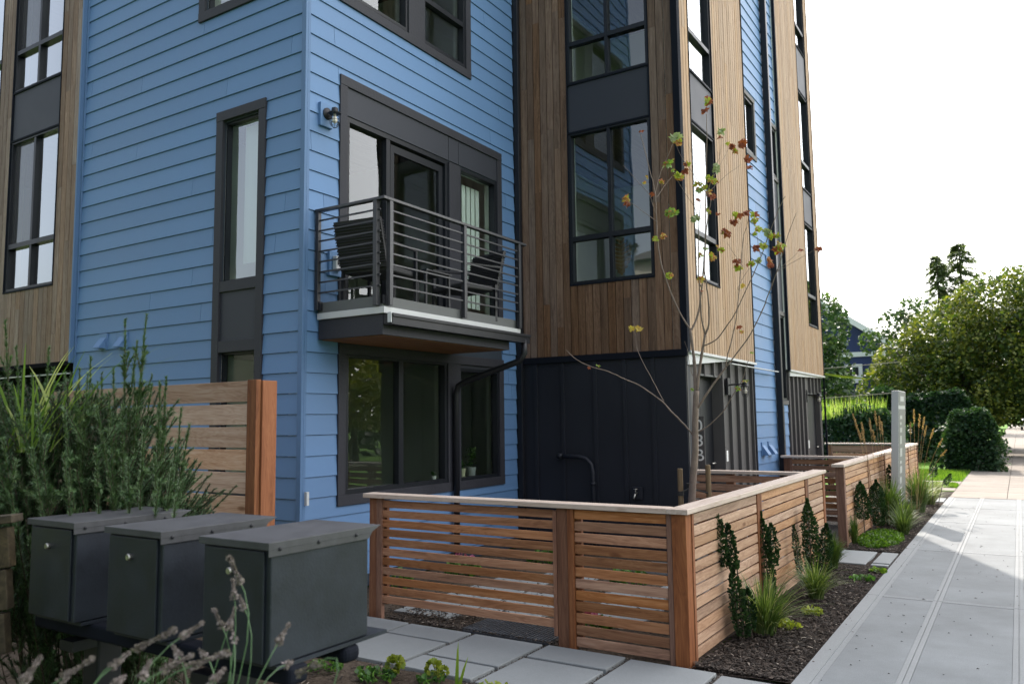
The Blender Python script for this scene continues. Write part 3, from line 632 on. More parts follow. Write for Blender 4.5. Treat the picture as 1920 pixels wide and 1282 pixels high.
def panel(f, a0, a1, z0, z1, o=0.008, mat='char_panel', name='spandrel_panel'):
    mb = MB(); f.box(mb, a0, a1, z0, z1, 0.001, o); return mb.build(name, M[mat], BLD)

# left blue facade
oA = [(-6.68, -6.14, 3.01, 4.66), (-6.68, -6.14, 0.95, 2.30), (-7.02, -6.14, 5.94, 7.70)]
cA = [(-6.78, -6.04, 0.85, 4.775), (-7.12, -6.04, 5.84, 7.80)]
core(FA, -9.26, -5.522-0.17, 0, ZT, oA)
siding(FA, -9.235, -5.55, 0.12, ZT, cA, 3)
mb = MB()
FA.box(mb, -5.55, -5.522+0.030, 0.1, ZT, 0.0, 0.031); FA.box(mb, -9.262, -9.235, 0.1, ZT, 0.0, 0.031)
mb.build('corner_trim', M['blue_trim'], BLD, bevel=0.004)
trim(FA, -6.78, -6.04, 0.85, 4.775, rails=[(-6.68, -6.14, 2.905, 3.01), (-6.68, -6.14, 2.30, 2.415)])
trim(FA, -7.12, -6.04, 5.84, 7.80)
panel(FA, -6.68, -6.14, 2.415, 2.905)
window(FA, -6.68, -6.14, 3.01, 4.66, fw=0.02, dep=-0.07, fo=-0.02, glass='glass_wavy')
window(FA, -6.68, -6.14, 0.95, 2.30, fw=0.02, dep=-0.07, fo=-0.02)
window(FA, -7.02, -6.14, 5.94, 7.70, fw=0.02, dep=-0.07, fo=-0.02, glass='glass_wavy')
# balcony wall
oB = [(5.69, 7.38, 2.70, 4.655), (7.60, 8.40, 2.78, 4.64), (5.70, 7.34, 0.91, 2.28), (7.58, 8.41, 0.91, 2.215), (5.55, 6.64, 5.93, 7.7), (6.92, 7.74, 5.93, 7.7)]
cB = [(5.583, 8.51, 2.5, 5.05), (5.59, 8.51, 0.81, 2.5), (5.45, 7.84, 5.81, 7.8)]
core(FB, 5.15, 8.913, 0, ZT, oB)
siding(FB, 5.18, 8.83, 0.12, ZT, cB, 5)
mb = MB(); FB.box(mb, 5.15, 5.18, 0.1, ZT, 0.0, 0.030); mb.build('corner_trim', M['blue_trim'], BLD)
trim(FB, 5.583, 8.51, 2.56, 5.05, rails=[(7.38, 7.60, 2.66, 4.64)])
trim(FB, 5.59, 8.51, 0.81, 2.36, rails=[(7.34, 7.58, 0.91, 2.26)])
trim(FB, 5.45, 7.84, 5.81, 7.80, rails=[(6.64, 6.92, 5.91, 7.7)])
mb = MB()
for a, b in ((5.685, 7.376), (7.384, 7.576), (7.584, 8.41)): FB.box(mb, a, b, 4.66, 4.948, 0.001, 0.016)
mb.build('spandrel_panel', M['char_panel'], BLD)
panel(FB, 7.58, 8.41, 2.22, 2.26)
dw = window(FB, 5.69, 7.38, 2.70, 4.655, vb=[(6.30, 6.36, 2.74, 4.61)], fw=0.05, name='sliding_door', fo=0.005)
mb = MB()
FB.box(mb, 6.40, 6.46, 2.76, 4.58, -0.07, -0.03); FB.box(mb, 7.25, 7.33, 2.76, 4.58, -0.07, -0.03); FB.box(mb, 6.46, 7.25, 4.50, 4.58, -0.07, -0.03)
mb.build('sliding_sash', M['frame'], dw)
window(FB, 7.60, 8.40, 2.78, 4.64, hb=[(3.36, 3.40)], fw=0.035)
window(FB, 5.70, 7.34, 0.91, 2.28, vb=[(6.50, 6.575, 0.95, 2.24)], fw=0.045, dep=-0.045)
window(FB, 7.58, 8.41, 0.91, 2.215, fw=0.035)
window(FB, 5.55, 6.64, 5.93, 7.7, fw=0.035)
window(FB, 6.92, 7.74, 5.93, 7.7, hb=[(6.44, 6.50)], fw=0.035)
# wooden bay: south side and street side
lv = [(3.30, 5.275, 3.855, 3.915), (5.925, 7.875, 6.445, 6.50), (8.77, 10.72, 9.20, 9.26)]
def column(f, a0, a1, mull, glass='glass', screen=False):
    for z0, z1, ha, hb in lv:
        am = (a0+a1)/2 if mull else None
        vb = [(am-0.022, am+0.022, z0+0.03, z1-0.03)] if mull else []
        window(f, a0, a1, z0, z1, vb=vb, hb=[(ha, hb)], fw=0.035, dep=-0.04, glass=glass, screens=[(a0+0.04, am-0.03, hb+0.01, z1-0.04)] if screen else ())
    for za, zb in ((5.275, 5.925), (7.875, 8.77)):
        p_ = MB(); f.box(p_, a0+0.02, a1-0.02, za, zb, 0.001, 0.006); p_.build('spandrel_panel', M['char_panel'], BLD)
    e = MB()
    for a, b in ((a0-0.012, a0), (a1, a1+0.012)): f.box(e, a, b, 3.29, 10.73, 0.0, 0.028)
    f.box(e, a0-0.012, a1+0.012, 3.28, 3.30, 0.0, 0.030)
    for z in (5.275, 5.925, 7.875, 8.77): f.box(e, a0, a1, z-0.012, z+0.012, 0.0, 0.024)
    e.build('window_edging', M['flash'], BLD)
oC = [(-4.71, -3.585, z0, z1) for z0, z1, _, _ in lv]
core(FC, -5.522-0.17, -3.225-0.17, 2.39, ZT, oC)
vboards(FC, -5.52, -4.72, 2.40, ZT, [], 0.100, 'ipe', 7)
vboards(FC, -4.72, -3.575, 2.40, 3.285, [], 0.104, 'ipe', 8)
vboards(FC, -3.575, -3.275, 2.40, ZT, [], 0.100, 'ipe', 9)
column(FC, -4.71, -3.585, True, 'glass_bay')
oD = [(9.30, 10.19, z0, z1) for z0, z1, _, _ in lv]
core(FD, 8.913, 11.72, 2.39, ZT, oD)
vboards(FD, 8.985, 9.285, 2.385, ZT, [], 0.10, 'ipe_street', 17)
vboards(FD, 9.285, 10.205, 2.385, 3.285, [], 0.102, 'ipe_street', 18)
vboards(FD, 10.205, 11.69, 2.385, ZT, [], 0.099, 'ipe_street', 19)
column(FD, 9.30, 10.19, False)
mb = MB()   # black corner flashing
FC.box(mb, -3.275, -3.225+0.032, 2.38, ZT, 0.0, 0.032); FD.box(mb, 8.913, 8.983, 2.38, ZT, 0.0, 0.031)
FD.box(mb, 11.69, 11.72, 2.36, ZT, 0.0, 0.03)
mb.build('corner_flashing', M['flash'], BLD, bevel=0.003)
# blue strip between the two bays
oE = [(11.76, 12.38, 5.68, 6.52), (13.38, 13.80, 5.68, 6.50), (13.38, 13.80, 1.90, 3.27)]
cE = [(11.70, 12.45, 5.59, 6.60), (13.31, 13.9, 1.80, 6.58)]
core(FE, 11.72, 13.80, 0, ZT, oE)
siding(FE, 11.72, 13.80, 0.12, ZT, cE, 23)
trim(FE, 11.72, 12.45, 5.59, 6.60, w=0.07, mat='batten', sides=(0, 1)); trim(FE, 13.31, 13.80, 5.58, 6.58, w=0.07, mat='batten', sides=(1, 0))
trim(FE, 13.31, 13.80, 1.80, 3.35, w=0.07, mat='batten', sides=(1, 0))
panel(FE, 13.33, 13.80, 3.35, 5.58, mat='char_panel')
window(FE, 11.76, 12.38, 5.68, 6.52, fw=0.03, dep=-0.03); window(FE, 13.38, 13.80, 5.68, 6.50, fw=0.03, dep=-0.03); window(FE, 13.38, 13.80, 1.88, 3.28, fw=0.03, dep=-0.03)
oD2 = [(15.48, 16.28, z0, z1) for z0, z1, _, _ in lv]
core(FD, 13.80, 16.60, 2.39, ZT, oD2)
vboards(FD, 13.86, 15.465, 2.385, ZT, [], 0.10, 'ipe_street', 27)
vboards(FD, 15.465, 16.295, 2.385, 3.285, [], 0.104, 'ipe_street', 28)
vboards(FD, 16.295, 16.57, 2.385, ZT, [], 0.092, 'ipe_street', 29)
column(FD, 15.48, 16.28, False)
mb = MB(); FD.box(mb, 13.80, 13.86, 2.36, ZT, 0.0, 0.03); FD.box(mb, 16.57, 16.60, 0.1, ZT, 0.0, 0.03); mb.build('corner_flashing', M['flash'], BLD)
# left wooden bay
oL = [(-10.87, -9.72, z0, z1) for z0, z1, _, _ in lv] + [(-12.4, -11.22, z0, z1) for z0, z1, _, _ in lv]
core(FL, -13.4, -9.29, 2.35, ZT, oL)
vboards(FL, -9.71+0.0, -9.29, 2.35, ZT, [], 0.105, 'ipe_grey', 31)
vboards(FL, -10.885, -9.71, 2.35, 3.285, [], 0.107, 'ipe_grey', 32)
vboards(FL, -11.21, -10.885, 2.35, ZT, [], 0.108, 'ipe_grey', 33)
vboards(FL, -12.41, -11.21, 2.35, 3.285, [], 0.105, 'ipe_grey', 34)
column(FL, -10.87, -9.72, True, 'glass_wavy', True); column(FL, -12.4, -11.22, True, 'glass_wavy', True)
mb = MB(); FL.box(mb, -9.29, -9.262, 2.33, ZT, -0.05, 0.026); mb.build('corner_trim', M['blue_trim'], BLD)
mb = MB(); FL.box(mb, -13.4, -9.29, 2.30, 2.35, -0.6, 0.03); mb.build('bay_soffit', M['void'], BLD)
mb = MB(); FL.box(mb, -13.4, -9.29, 2.20, 2.212, 0.0, 0.04); mb.build('drip_edge', M['white_metal'], BLD)
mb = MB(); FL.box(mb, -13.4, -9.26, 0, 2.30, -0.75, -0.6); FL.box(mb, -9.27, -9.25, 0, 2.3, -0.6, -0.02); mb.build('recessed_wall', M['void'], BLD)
# remaining walls, roof, floors and rooms
mb = MB()
mb.box(-13.4, -3.4, 16.60, 16.75, 0, ZT); mb.box(-13.55, -13.4, 5.2, 16.7, 0, ZT)
mb.build('rear_wall', M['blue'], BLD)
mb = MB(); mb.box(-13.6, -5.4, 5.02, 16.8, ZT, ZT+0.2); mb.box(-5.4, -3.1, 8.8, 16.8, ZT+0.001, ZT+0.199); mb.build('roof', M['char'], BLD)
mb = MB()
for z in (2.45, 5.42, 8.02):
    mb.box(-13.3, -5.70, 5.33, 16.5, z, z+0.22); mb.box(-5.70, -3.40, 9.09, 16.5, z, z+0.22)
mb.build('floor_slab', M['floor'], BLD)
mb = MB()
mb.box(-9.30, -9.18, 5.33, 16.4, 0, ZT); mb.box(-9.1, -5.6, 8.90, 9.02, 0, ZT); mb.box(-8.9, -8.8, 5.4, 8.8, 0, ZT)
mb.box(-13.3, -9.3, 7.6, 7.7, 0, ZT); mb.box(-5.56, -3.42, 12.0, 12.1, 2.6, ZT); mb.box(-3.5, -3.42, 15.1, 15.2, 0, ZT); mb.box(-5.7, -5.6, 9.1, 16.4, 0, ZT)
mb.box(-5.5, -3.42, 14.7, 14.8, 0, ZT)
mb.build('partition_wall', M['room'], BLD)
# roller blinds and curtains seen behind the glass
mb = MB()
mb.box(-6.60, -6.12, 5.345, 5.355, 3.22, 4.66)
mb.box(-10.28, -9.76, 5.36, 5.37, 4.2, 5.2); mb.box(-10.28, -9.76, 5.36, 5.37, 6.1, 7.8)
for k in range(7): mb.box(-5.74, -5.735, 7.66+k*0.10, 7.74+k*0.10, 3.0, 4.55, U(0.3, 0.7))
mb.build('blind', M['blind'], BLD)
# dark board-and-batten base under the bay
mb = MB()
FC.box(mb, -5.44, -3.235, 0.05, 2.33, 0.0, 0.010)
for a in (-5.25, -4.858, -4.402, -4.008, -3.64): FC.box(mb, a-0.024, a+0.024, 0.05, 2.33, 0.010, 0.028)
mb.build('board_and_batten', M['base'], BLD, bevel=0.002)
mb = MB(); FC.box(mb, -5.522-0.15, -3.24, 0, 2.39, -0.15, -0.001); mb.build('base_wall', M['base'], BLD)
mb = MB(); FC.box(mb, -5.44, -3.20, 2.32, 2.40, 0.0, 0.045); mb.build('base_flashing', M['flash'], BLD, bevel=0.004)
# street-side ground floor: number board, door recess, grey battens
mb = MB()
FD.box(mb, 8.913, 9.46, 0.02, 2.36, -0.20, -0.06); FD.box(mb, 10.26, 11.70, 0.02, 2.36, -0.20, -0.05); FD.box(mb, 9.46, 10.26, 2.12, 2.36, -0.20, -0.06)
for a in (8.93,): FD.box(mb, a, a+0.03, 0.02, 2.36, -0.06, -0.005)
for a in (10.28, 10.62, 10.98, 11.34, 11.66): FD.box(mb, a-0.02, a+0.025, 0.02, 2.36, -0.05, -0.008)
for a in (9.62, 9.98): FD.box(mb, a-0.02, a+0.02, 2.12, 2.36, -0.06, -0.02)
mb.build('board_and_batten', M['batten'], BLD, bevel=0.002)
mb = MB()
FD.box(mb, 13.80, 15.34, 0.02, 2.36, -0.20, -0.05); FD.box(mb, 16.42, 16.58, 0.02, 2.36, -0.2, -0.05); FD.box(mb, 15.34, 16.42, 2.02, 2.36, -0.2, -0.05)
a = 13.86
while a < 15.34: FD.box(mb, a-0.02, a+0.02, 0.02, 2.36, -0.05, -0.008); a += 0.30
for a in (15.5, 15.8, 16.1, 16.4): FD.box(mb, a-0.02, a+0.02, 2.02, 2.36, -0.05, -0.008)
mb.build('board_and_batten', M['batten'], BLD, bevel=0.002)
mb = MB(); FD.box(mb, 11.68, 11.735, 0.05, 2.36, -0.06, 0.004); mb.build('corner_flashing', M['flash'], BLD)
def entry_door(a0, a1, side, o):
    d = MB(); FD.box(d, a0+side, a1, 0.05, 2.12 if side else 2.02, o-0.06, o); FD.box(d, a0, a0+side+0.03, 0.05, 0.3, o-0.05, o-0.002)
    FD.box(d, a0, a0+0.03, 0.3, 2.12, o-0.05, o-0.002)
    if side: FD.box(d, a0+side-0.03, a0+side, 0.3, 2.12, o-0.05, o-0.002)
    dd = d.build('entry_door', M['black'], BLD)
    if side:
        q = MB(); q.quad(FD.P(a0+0.03, 0.3, o-0.02), FD.P(a0+side-0.03, 0.3, o-0.02), FD.P(a0+side-0.03, 2.12, o-0.02), FD.P(a0+0.03, 2.12, o-0.02)); q.build('sidelight', M['glass'], dd)
        q = MB(); FD.box(q, a0+0.05, a0+side-0.04, 1.25, 1.50, o-0.018, o-0.014); q.build('sticker', M['sticker'], dd)
    h = MB(); p = FD.P(a1-0.1, 1.02, o); h.tube([p, (p[0]+0.05, p[1], p[2])], 0.012); h.tube([(p[0]+0.05, p[1], p[2]), (p[0]+0.05, p[1]-0.12, p[2])], 0.010); h.build('handle', M['chrome'], dd, smooth=True)
    k = MB(); FD.box(k, a0, a1, 2.115 if side else 2.015, 2.135 if side else 2.03, -0.12, -0.03); k.build('door_head', M['grey_board'], dd)
entry_door(9.46, 10.26, 0.32, -0.16); entry_door(15.34, 16.42, 0, -0.14)
mb = MB(); FD.box(mb, 10.39, 10.45, 1.03, 1.17, -0.05, -0.03); FD.box(mb, 15.22, 15.28, 1.03, 1.17, -0.05, -0.03); mb.build('doorbell', M['white'], BLD, bevel=0.005)
mb = MB()   # white fascia edge of the two bays and the pale frieze under it
FD.box(mb, 8.95, 11.73, 2.355, 2.387, 0.0, 0.045); FD.box(mb, 13.80, 16.60, 2.355, 2.387, 0.0, 0.045)
FD.box(mb, 10.35, 12.75, 2.292, 2.306, 0.055, 0.10)
mb.build('bay_fascia', M['white_metal'], BLD, bevel=0.003)
mb = MB()
for (a, b, h) in ((8.945, 10.5, 0.135), (13.86, 16.5, 0.07)):
    mb.add([FD.P(a, 2.353, 0.012), FD.P(b, 2.353, 0.012), FD.P(a, 2.353-h, 0.012), FD.P(b, 2.345, 0.012), FD.P(a, 2.353, -0.04), FD.P(b, 2.353, -0.04), FD.P(a, 2.353-h, -0.04), FD.P(b, 2.345, -0.04)],
           [(0,1,3,2),(4,6,7,5),(2,3,7,6),(0,2,6,4)])
mb.build('frieze', M['soffit'], BLD)
# downspouts
mb = MB(); mb.box(-3.25, -3.155, 13.03, 13.12, 0.1, ZT); mb.build('downspout', M['black'], BLD, bevel=0.01)
mb = MB(); mb.box(-5.50, -5.425, 8.835, 8.90, 0.1, ZT); FB.box(mb, 8.90, 8.912, 0.1, ZT, 0.0, 0.03); mb.build('downspout', M['black'], BLD, bevel=0.008)
mb = MB()
px = [(-4.63, 7.60, 2.50), (-4.63, 7.60, 2.34), (-4.68, 7.59, 2.26), (-5.30, 7.46, 2.06), (-5.42, 7.43, 2.0), (-5.445, 7.425, 1.90), (-5.445, 7.425, 0.05)]
mb.tube(px, 0.036, 10); mb.build('downspout', M['black'], BLD, smooth=True)
# vents
def vent(f, a, z, w_=0.12, h=0.14, d=0.11):
    v = MB()
    p = [f.P(a-w_/2, z+h, 0.01), f.P(a+w_/2, z+h, 0.01), f.P(a-w_/2, z, d), f.P(a+w_/2, z, d), f.P(a-w_/2, z-0.01, 0.01), f.P(a+w_/2, z-0.01, 0.01), f.P(a-w_/2, z-0.012, d), f.P(a+w_/2, z-0.012, d)]
    v.add(p, [(0,1,3,2),(2,3,7,6),(0,2,6,4),(1,5,7,3)])
    f.box(v, a-w_/2-0.015, a+w_/2+0.015, z-0.03, z+h+0.02, 0.0, 0.03)
    v.build('vent_hood', M['blue'], BLD)
vent(FA, -8.68, 2.47); vent(FA, -8.30, 2.46); vent(FE, 12.15, 1.05, 0.16, 0.16, 0.12); vent(FE, 12.52, 1.05, 0.16, 0.16, 0.12); vent(FE, 12.85, 4.0, 0.12, 0.14, 0.1)
# gas pipe, hose bib, small wall box
mb = MB(); mb.tube([(-4.92, 8.84, 1.15), (-4.62, 8.84, 1.145), (-4.52, 8.84, 1.12), (-4.45, 8.84, 1.05), (-4.43, 8.84, 0.95), (-4.43, 8.84, 0.0)], 0.026, 12)
mb.tube([(-4.43, 8.84, 0.80), (-4.43, 8.84, 0.84)], 0.036, 12); mb.tube([(-4.92, 8.84, 1.15), (-4.85, 8.84, 1.15)], 0.034, 12)
mb.build('service_pipe', M['base'], BLD, smooth=True)
mb = MB(); mb.box(-3.93, -3.80, 8.84, 8.885, 0.66, 0.80); hb_ = mb.build('tap_plate', M['base'], BLD, bevel=0.004)
mb = MB(); mb.tube([(-3.86, 8.85, 0.73), (-3.86, 8.78, 0.72), (-3.86, 8.75, 0.67)], 0.012, 8); mb.tube([(-3.86, 8.80, 0.73), (-3.86, 8.80, 0.78)], 0.007, 8); mb.lathe((-3.86, 8.80, 0.775), [(0.028, 0), (0.028, 0.008)], 10)
mb.build('tap', M['chrome'], hb_, smooth=True)
# outlet box beside the balcony
mb = MB(); FB.box(mb, 5.44, 5.60, 3.00, 3.24, 0.0, 0.045); ob_ = mb.build('outlet_block', M['blue'], BLD, bevel=0.004)
mb = MB(); FB.box(mb, 5.475, 5.565, 3.05, 3.19, 0.045, 0.10); mb.build('outlet_cover', M['plastic'], ob_, bevel=0.012, seg=3)
mb = MB(); FB.box(mb, 5.49, 5.55, 3.10, 3.14, 0.10, 0.104); mb.build('outlet_socket', M['black'], ob_)
mb = MB(); FB.box(mb, 5.172, 5.20, 0.86, 0.98, 0.03, 0.06); mb.build('cable_cap', M['plastic'], BLD)
# house number, reading down the board beside the door
def text_mesh(s, size, mat, name, parent, mtx, ext=0.004):
    cu = bpy.data.curves.new(name, 'FONT'); cu.body = s; cu.size = size; cu.extrude = ext; cu.align_x = 'CENTER'; cu.align_y = 'CENTER'
    tmp = bpy.data.objects.new(name+'_c', cu); sc.collection.objects.link(tmp)
    dg = bpy.context.evaluated_depsgraph_get(); me = bpy.data.meshes.new_from_object(tmp.evaluated_get(dg))
    bpy.data.objects.remove(tmp); off = ROOT[parent.name]
    me.transform(Matrix.Translation(-off) @ mtx); me.materials.clear(); me.materials.append(mat)
    o = bpy.data.objects.new(name, me); sc.collection.objects.link(o); o.parent = parent; return o
def east(p, roll=0): return Matrix.Translation(p) @ Matrix(((0, 0, 1, 0), (1, 0, 0, 0), (0, 1, 0, 0), (0, 0, 0, 1))) @ Matrix.Rotation(roll, 4, 'Z')
nb_ = MB(); nb_.box(-3.36, -3.205, 9.385, 9.40, 0.62, 1.62); nb_ = nb_.build('number_board', M['batten'], BLD, bevel=0.002); ROOT[nb_.name] = ROOT[BLD.name]
def south(p): return Matrix.Translation(p) @ Matrix.Rotation(math.pi/2, 4, 'X')
for i, ch in enumerate(('0', '8', 'B')):
    text_mesh(ch, 0.20, M['white'], 'number', nb_, south((-3.272, 9.382, 1.50-i*0.175)))

# ------------------------------------------------------------------ balcony (part of the building)
mb = MB(); mb.box(-5.49, -4.70, 5.32, 7.40, 2.37, 2.57)
BAL = mb.build('balcony', M['char_trim'], BLD); ROOT[BAL.name] = ROOT[BLD.name]
mb = MB(); mb.box(-5.48, -4.735, 5.355, 7.365, 2.364, 2.374); mb.build('soffit', M['soffit_wood'], BAL)
mb = MB(); mb.box(-5.49, -4.665, 5.298, 5.32, 2.555, 2.615); mb.box(-4.70, -4.665, 5.32, 7.585, 2.556, 2.614); mb.box(-5.49, -4.70, 5.32, 7.58, 2.596, 2.612)
mb.build('flashing', M['white_metal'], BAL, bevel=0.003)
mb = MB(); mb.box(-5.49, -4.70, 5.31, 5.35, 2.616, 2.715); mb.box(-4.74, -4.70, 5.35, 7.56, 2.617, 2.714); mb.box(-5.49, -4.74, 5.35, 7.56, 2.617, 2.66)
mb.build('deck_rim', M['grey_board'], BAL, bevel=0.003)
mb = MB(); mb.box(-4.695, -4.60, 5.33, 7.68, 2.455, 2.465); mb.box(-4.612, -4.60, 5.33, 7.68, 2.465, 2.545); mb.box(-4.60, -4.585, 5.33, 7.68, 2.525, 2.552)
mb.box(-4.697, -4.60, 5.325, 5.337, 2.465, 2.55); mb.box(-4.697, -4.60, 7.67, 7.68, 2.465, 2.55); mb.box(-4.70, -4.695, 5.34, 7.68, 2.46, 2.55)
mb.build('gutter', M['black'], BAL)
mb = MB(); mb.box(-4.64, -4.60, 5.315, 5.325, 2.47, 2.56); mb.build('gutter_end', M['plastic'], BAL)
rl = MB(); t = 0.045
mb = MB()
mb.box(-5.50, -4.635, 5.262, 5.312, 3.572, 3.60); mb.box(-4.685, -4.635, 5.312, 7.69, 3.572, 3.60)
mb.build('top_rail', M['rail'], BAL, bevel=0.004)
mb = MB()
for k in range(8):
    z = 2.803+k*0.0982
    mb.box(-5.49, -4.70, 5.280, 5.294, z-0.007, z+0.007, 0.5); mb.box(-4.667, -4.653, 5.36, 7.55, z-0.007, z+0.007, 0.5)
mb.build('railing_bars', M['rail'], BAL)
for (x0, x1, y0, y1, zb) in ((-5.49, -5.45, 5.262, 5.302, 2.64), (-4.77, -4.725, 5.262, 5.307, 2.625), (-4.683, -4.638, 5.345, 5.39, 2.625), (-4.683, -4.638, 6.48, 6.525, 2.63), (-4.683, -4.638, 7.53, 7.575, 2.62)):
    mb = MB(); mb.box(x0, x1, y0, y1, zb, 3.572); mb.build('railing_post', M['rail'], BAL, bevel=0.003)
mb = MB(); mb.box(-5.49, -5.43, 5.27, 5.31, 2.64, 2.72); mb.box(-4.72, -4.685, 5.31, 5.345, 2.64, 2.72); mb.build('bracket', M['black'], BAL)

# ------------------------------------------------------------------ cedar fences
def slats(mb, axis, c, a0, a1, zs, th=0.018, gap=0.0):
    for z0, z1 in zs:
        dz = U(-0.003, 0.003); t = rnd.random(); sg = U(-0.003, 0.003)
        if axis == 'X': mb.obox((a0, c, (z0+z1)/2+dz), (a1, c, (z0+z1)/2+dz+sg), th, z1-z0, t)
        else: mb.obox((c, a0, (z0+z1)/2+dz), (c, a1, (z0+z1)/2+dz+sg), th, z1-z0, t)
def rows(zt, zb, n, gap):
    h = (zt-zb-(n-1)*gap)/n
    return [(zt-i*(h+gap)-h, zt-i*(h+gap)) for i in range(n)]
FN = thing('garden_fence', 'waist-high slatted cedar fence with gate wrapping the corner yard beside the paver path', 'fence', (-2.0, 5.2, 0))
def post(f, x0, x1, y0, y1, z1, mat='cedar_z', z0=-0.05, name='post'):
    mb = MB(); mb.box(x0, x1, y0, y1, z0, z1, rnd.random()); return mb.build(name, M[mat], f, bevel=0.004)
zc = 0.966
post(FN, -4.69, -4.61, 5.15, 5.24, zc); post(FN, -4.608, -4.55, 5.145, 5.185, zc)
post(FN, -2.885, -2.795, 5.15, 5.24, zc); post(FN, -2.793, -2.745, 5.140, 5.20, zc)
post(FN, -2.045, -2.008, 5.150, 5.19, zc); post(FN, -2.006, -1.905, 5.145, 5.245, zc)
post(FN, -1.935, -1.898, 5.247, 5.285, zc)
for y in (6.82, 8.60): post(FN, -1.985, -1.895, y, y+0.09, zc); post(FN, -1.925, -1.893, y+0.092, y+0.135, zc, z0=0.0)
post(FN, -1.985, -1.895, 9.47, 9.56, zc)
gate = MB(); slats(gate, 'X', 5.168, -4.555, -2.918, rows(0.945, 0.113, 11, 0.0195))
gt = gate.build('gate', M['cedar_x'], FN, bevel=0.002)
gb = MB(); gb.box(-2.918, -2.888, 5.148, 5.185, 0.058, 0.945, rnd.random()); gb.build('gate_stile', M['cedar_z'], gt, bevel=0.003)
gb = MB(); gb.box(-4.552, -4.52, 5.182, 5.21, 0.10, 0.945, rnd.random()); gb.build('gate_stile', M['cedar_z'], gt)
mb = MB(); slats(mb, 'X', 5.166, -2.742, -2.048, rows(0.955, 0.012, 12, 0.016)); mb.build('slat_panel', M['cedar_x'], FN, bevel=0.002)
mb = MB(); mb.box(-2.742, -2.70, 5.18, 5.21, 0.02, 0.95); mb.build('backing_post', M['cedar_z'], FN)
for a, b in ((5.286, 6.818), (6.957, 8.598), (8.737, 9.468)):
    mb = MB(); slats(mb, 'Y', -1.912, a, b, rows(0.955, 0.012, 12, 0.014)); mb.build('slat_panel', M['cedar_y'], FN, bevel=0.002)
mb = MB(); mb.box(-4.735, -2.03, 5.115, 5.255, zc, 1.002, 0.5); mb.build('cap_rail', M['cap_x'], FN, bevel=0.004)
mb = MB(); mb.add([(-1.882, 5.115, zc), (-2.025, 5.257, zc), (-2.025, 9.60, zc), (-1.882, 9.60, zc), (-1.882, 5.115, 1.001), (-2.025, 5.257, 1.001), (-2.025, 9.60, 1.001), (-1.882, 9.60, 1.001)],
     [(0,1,2,3),(7,6,5,4),(0,4,5,1),(1,5,6,2),(2,6,7,3),(3,7,4,0)], 0.6)
mb.add([(-1.884, 5.115, zc+0.001), (-2.029, 5.115, zc+0.001), (-2.029, 5.258, zc+0.001), (-1.884, 5.115, 1.0005), (-2.029, 5.115, 1.0005), (-2.029, 5.258, 1.0005)], [(0,2,1),(3,4,5),(0,1,4,3),(1,2,5,4),(2,0,3,5)], 0.35)
mb.build('cap_rail', M['cap_y'], FN, bevel=0.003)

F2 = thing('garden_fence', 'cedar slat fence beyond the street gap, behind the grasses and grey sign', 'fence', (-2.0, 10.8, 0))
for y in (10.72, 12.62, 14.3, 15.95, 17.6, 19.2): post(F2, -1.995, -1.893, y, y+0.09, zc)
for a, b in ((10.812, 12.618), (12.712, 14.298), (14.392, 15.948), (16.042, 17.598), (17.692, 19.198)):
    mb = MB(); slats(mb, 'Y', -1.912, a, b, rows(0.955, 0.012, 12, 0.014)); mb.build('slat_panel', M['cedar_y'], F2, bevel=0.002)
mb = MB(); mb.box(-2.03, -1.88, 10.68, 19.32, zc, 1.002, 0.6); mb.build('cap_rail', M['cap_y'], F2, bevel=0.004)
def divider(label, x0, x1, y, n=8, mat='cedar_x', cap='cap_x', zb=0.10):
    f = thing('divider_fence', label, 'fence', (x0, y, 0), 'yard divider fences')
    post(f, x0, x0+0.09, y-0.045, y+0.045, zc); post(f, x1-0.09, x1, y-0.045, y+0.045, zc); post(f, x0+0.093, x0+0.125, y-0.05, y-0.01, zc)
    if x1-x0 > 1.4: post(f, (x0+x1)/2-0.045, (x0+x1)/2+0.045, y-0.02, y+0.06, zc)
    mb = MB(); slats(mb, 'X', y-0.032, x0+0.126, x1-0.092, rows(0.945, zb, n, 0.022)); mb.build('slat_panel', M[mat], f, bevel=0.002)
    mb = MB(); mb.box(x0-0.04, x1+0.02, y-0.075, y+0.075, zc, 1.0, 0.5); mb.build('cap_rail', M[cap], f, bevel=0.004)
divider('short cedar divider fence behind the young maple and its two stakes', -3.62, -2.04, 9.12, 9)
divider('shaded cedar divider fence running from the blue wall vents to the second street fence', -3.15, -2.04, 12.95, 10, zb=0.03)
divider('far cedar divider fence with lawn showing yellow-green between its slats', -3.75, -2.04, 19.35, 5, zb=0.1)

# tall privacy screen on the left
PF = thing('privacy_fence', 'tall screen of wide cedar boards with an orange end post before the blue wall', 'fence', (-4.3, 3.6, 0))
mb = MB()
for i in range(11):
    z1 = 1.885-i*0.153
    mb.obox((-6.9, 3.615, z1-0.069), (-4.376, 3.615, z1-0.069+U(-0.002, 0.002)), 0.02, 0.138, rnd.random())
mb.build('board_panel', M['cedar_old'], PF, bevel=0.002)
mb = MB(); mb.box(-4.374, -4.283, 3.595, 3.635, 0, 1.893, 0.4); mb.build('post_trim', M['cedar_z'], PF, bevel=0.003)
mb = MB(); mb.box(-4.36, -4.268, 3.637, 3.76, 0, 1.888, 0.5); mb.build('post', M['cedar_orange'], PF, bevel=0.004)
mb = MB(); mb.box(-6.9, -6.8, 3.63, 3.73, 0, 1.88, 0.5); mb.build('post', M['cedar_orange'], PF, bevel=0.004)
PF2 = PF

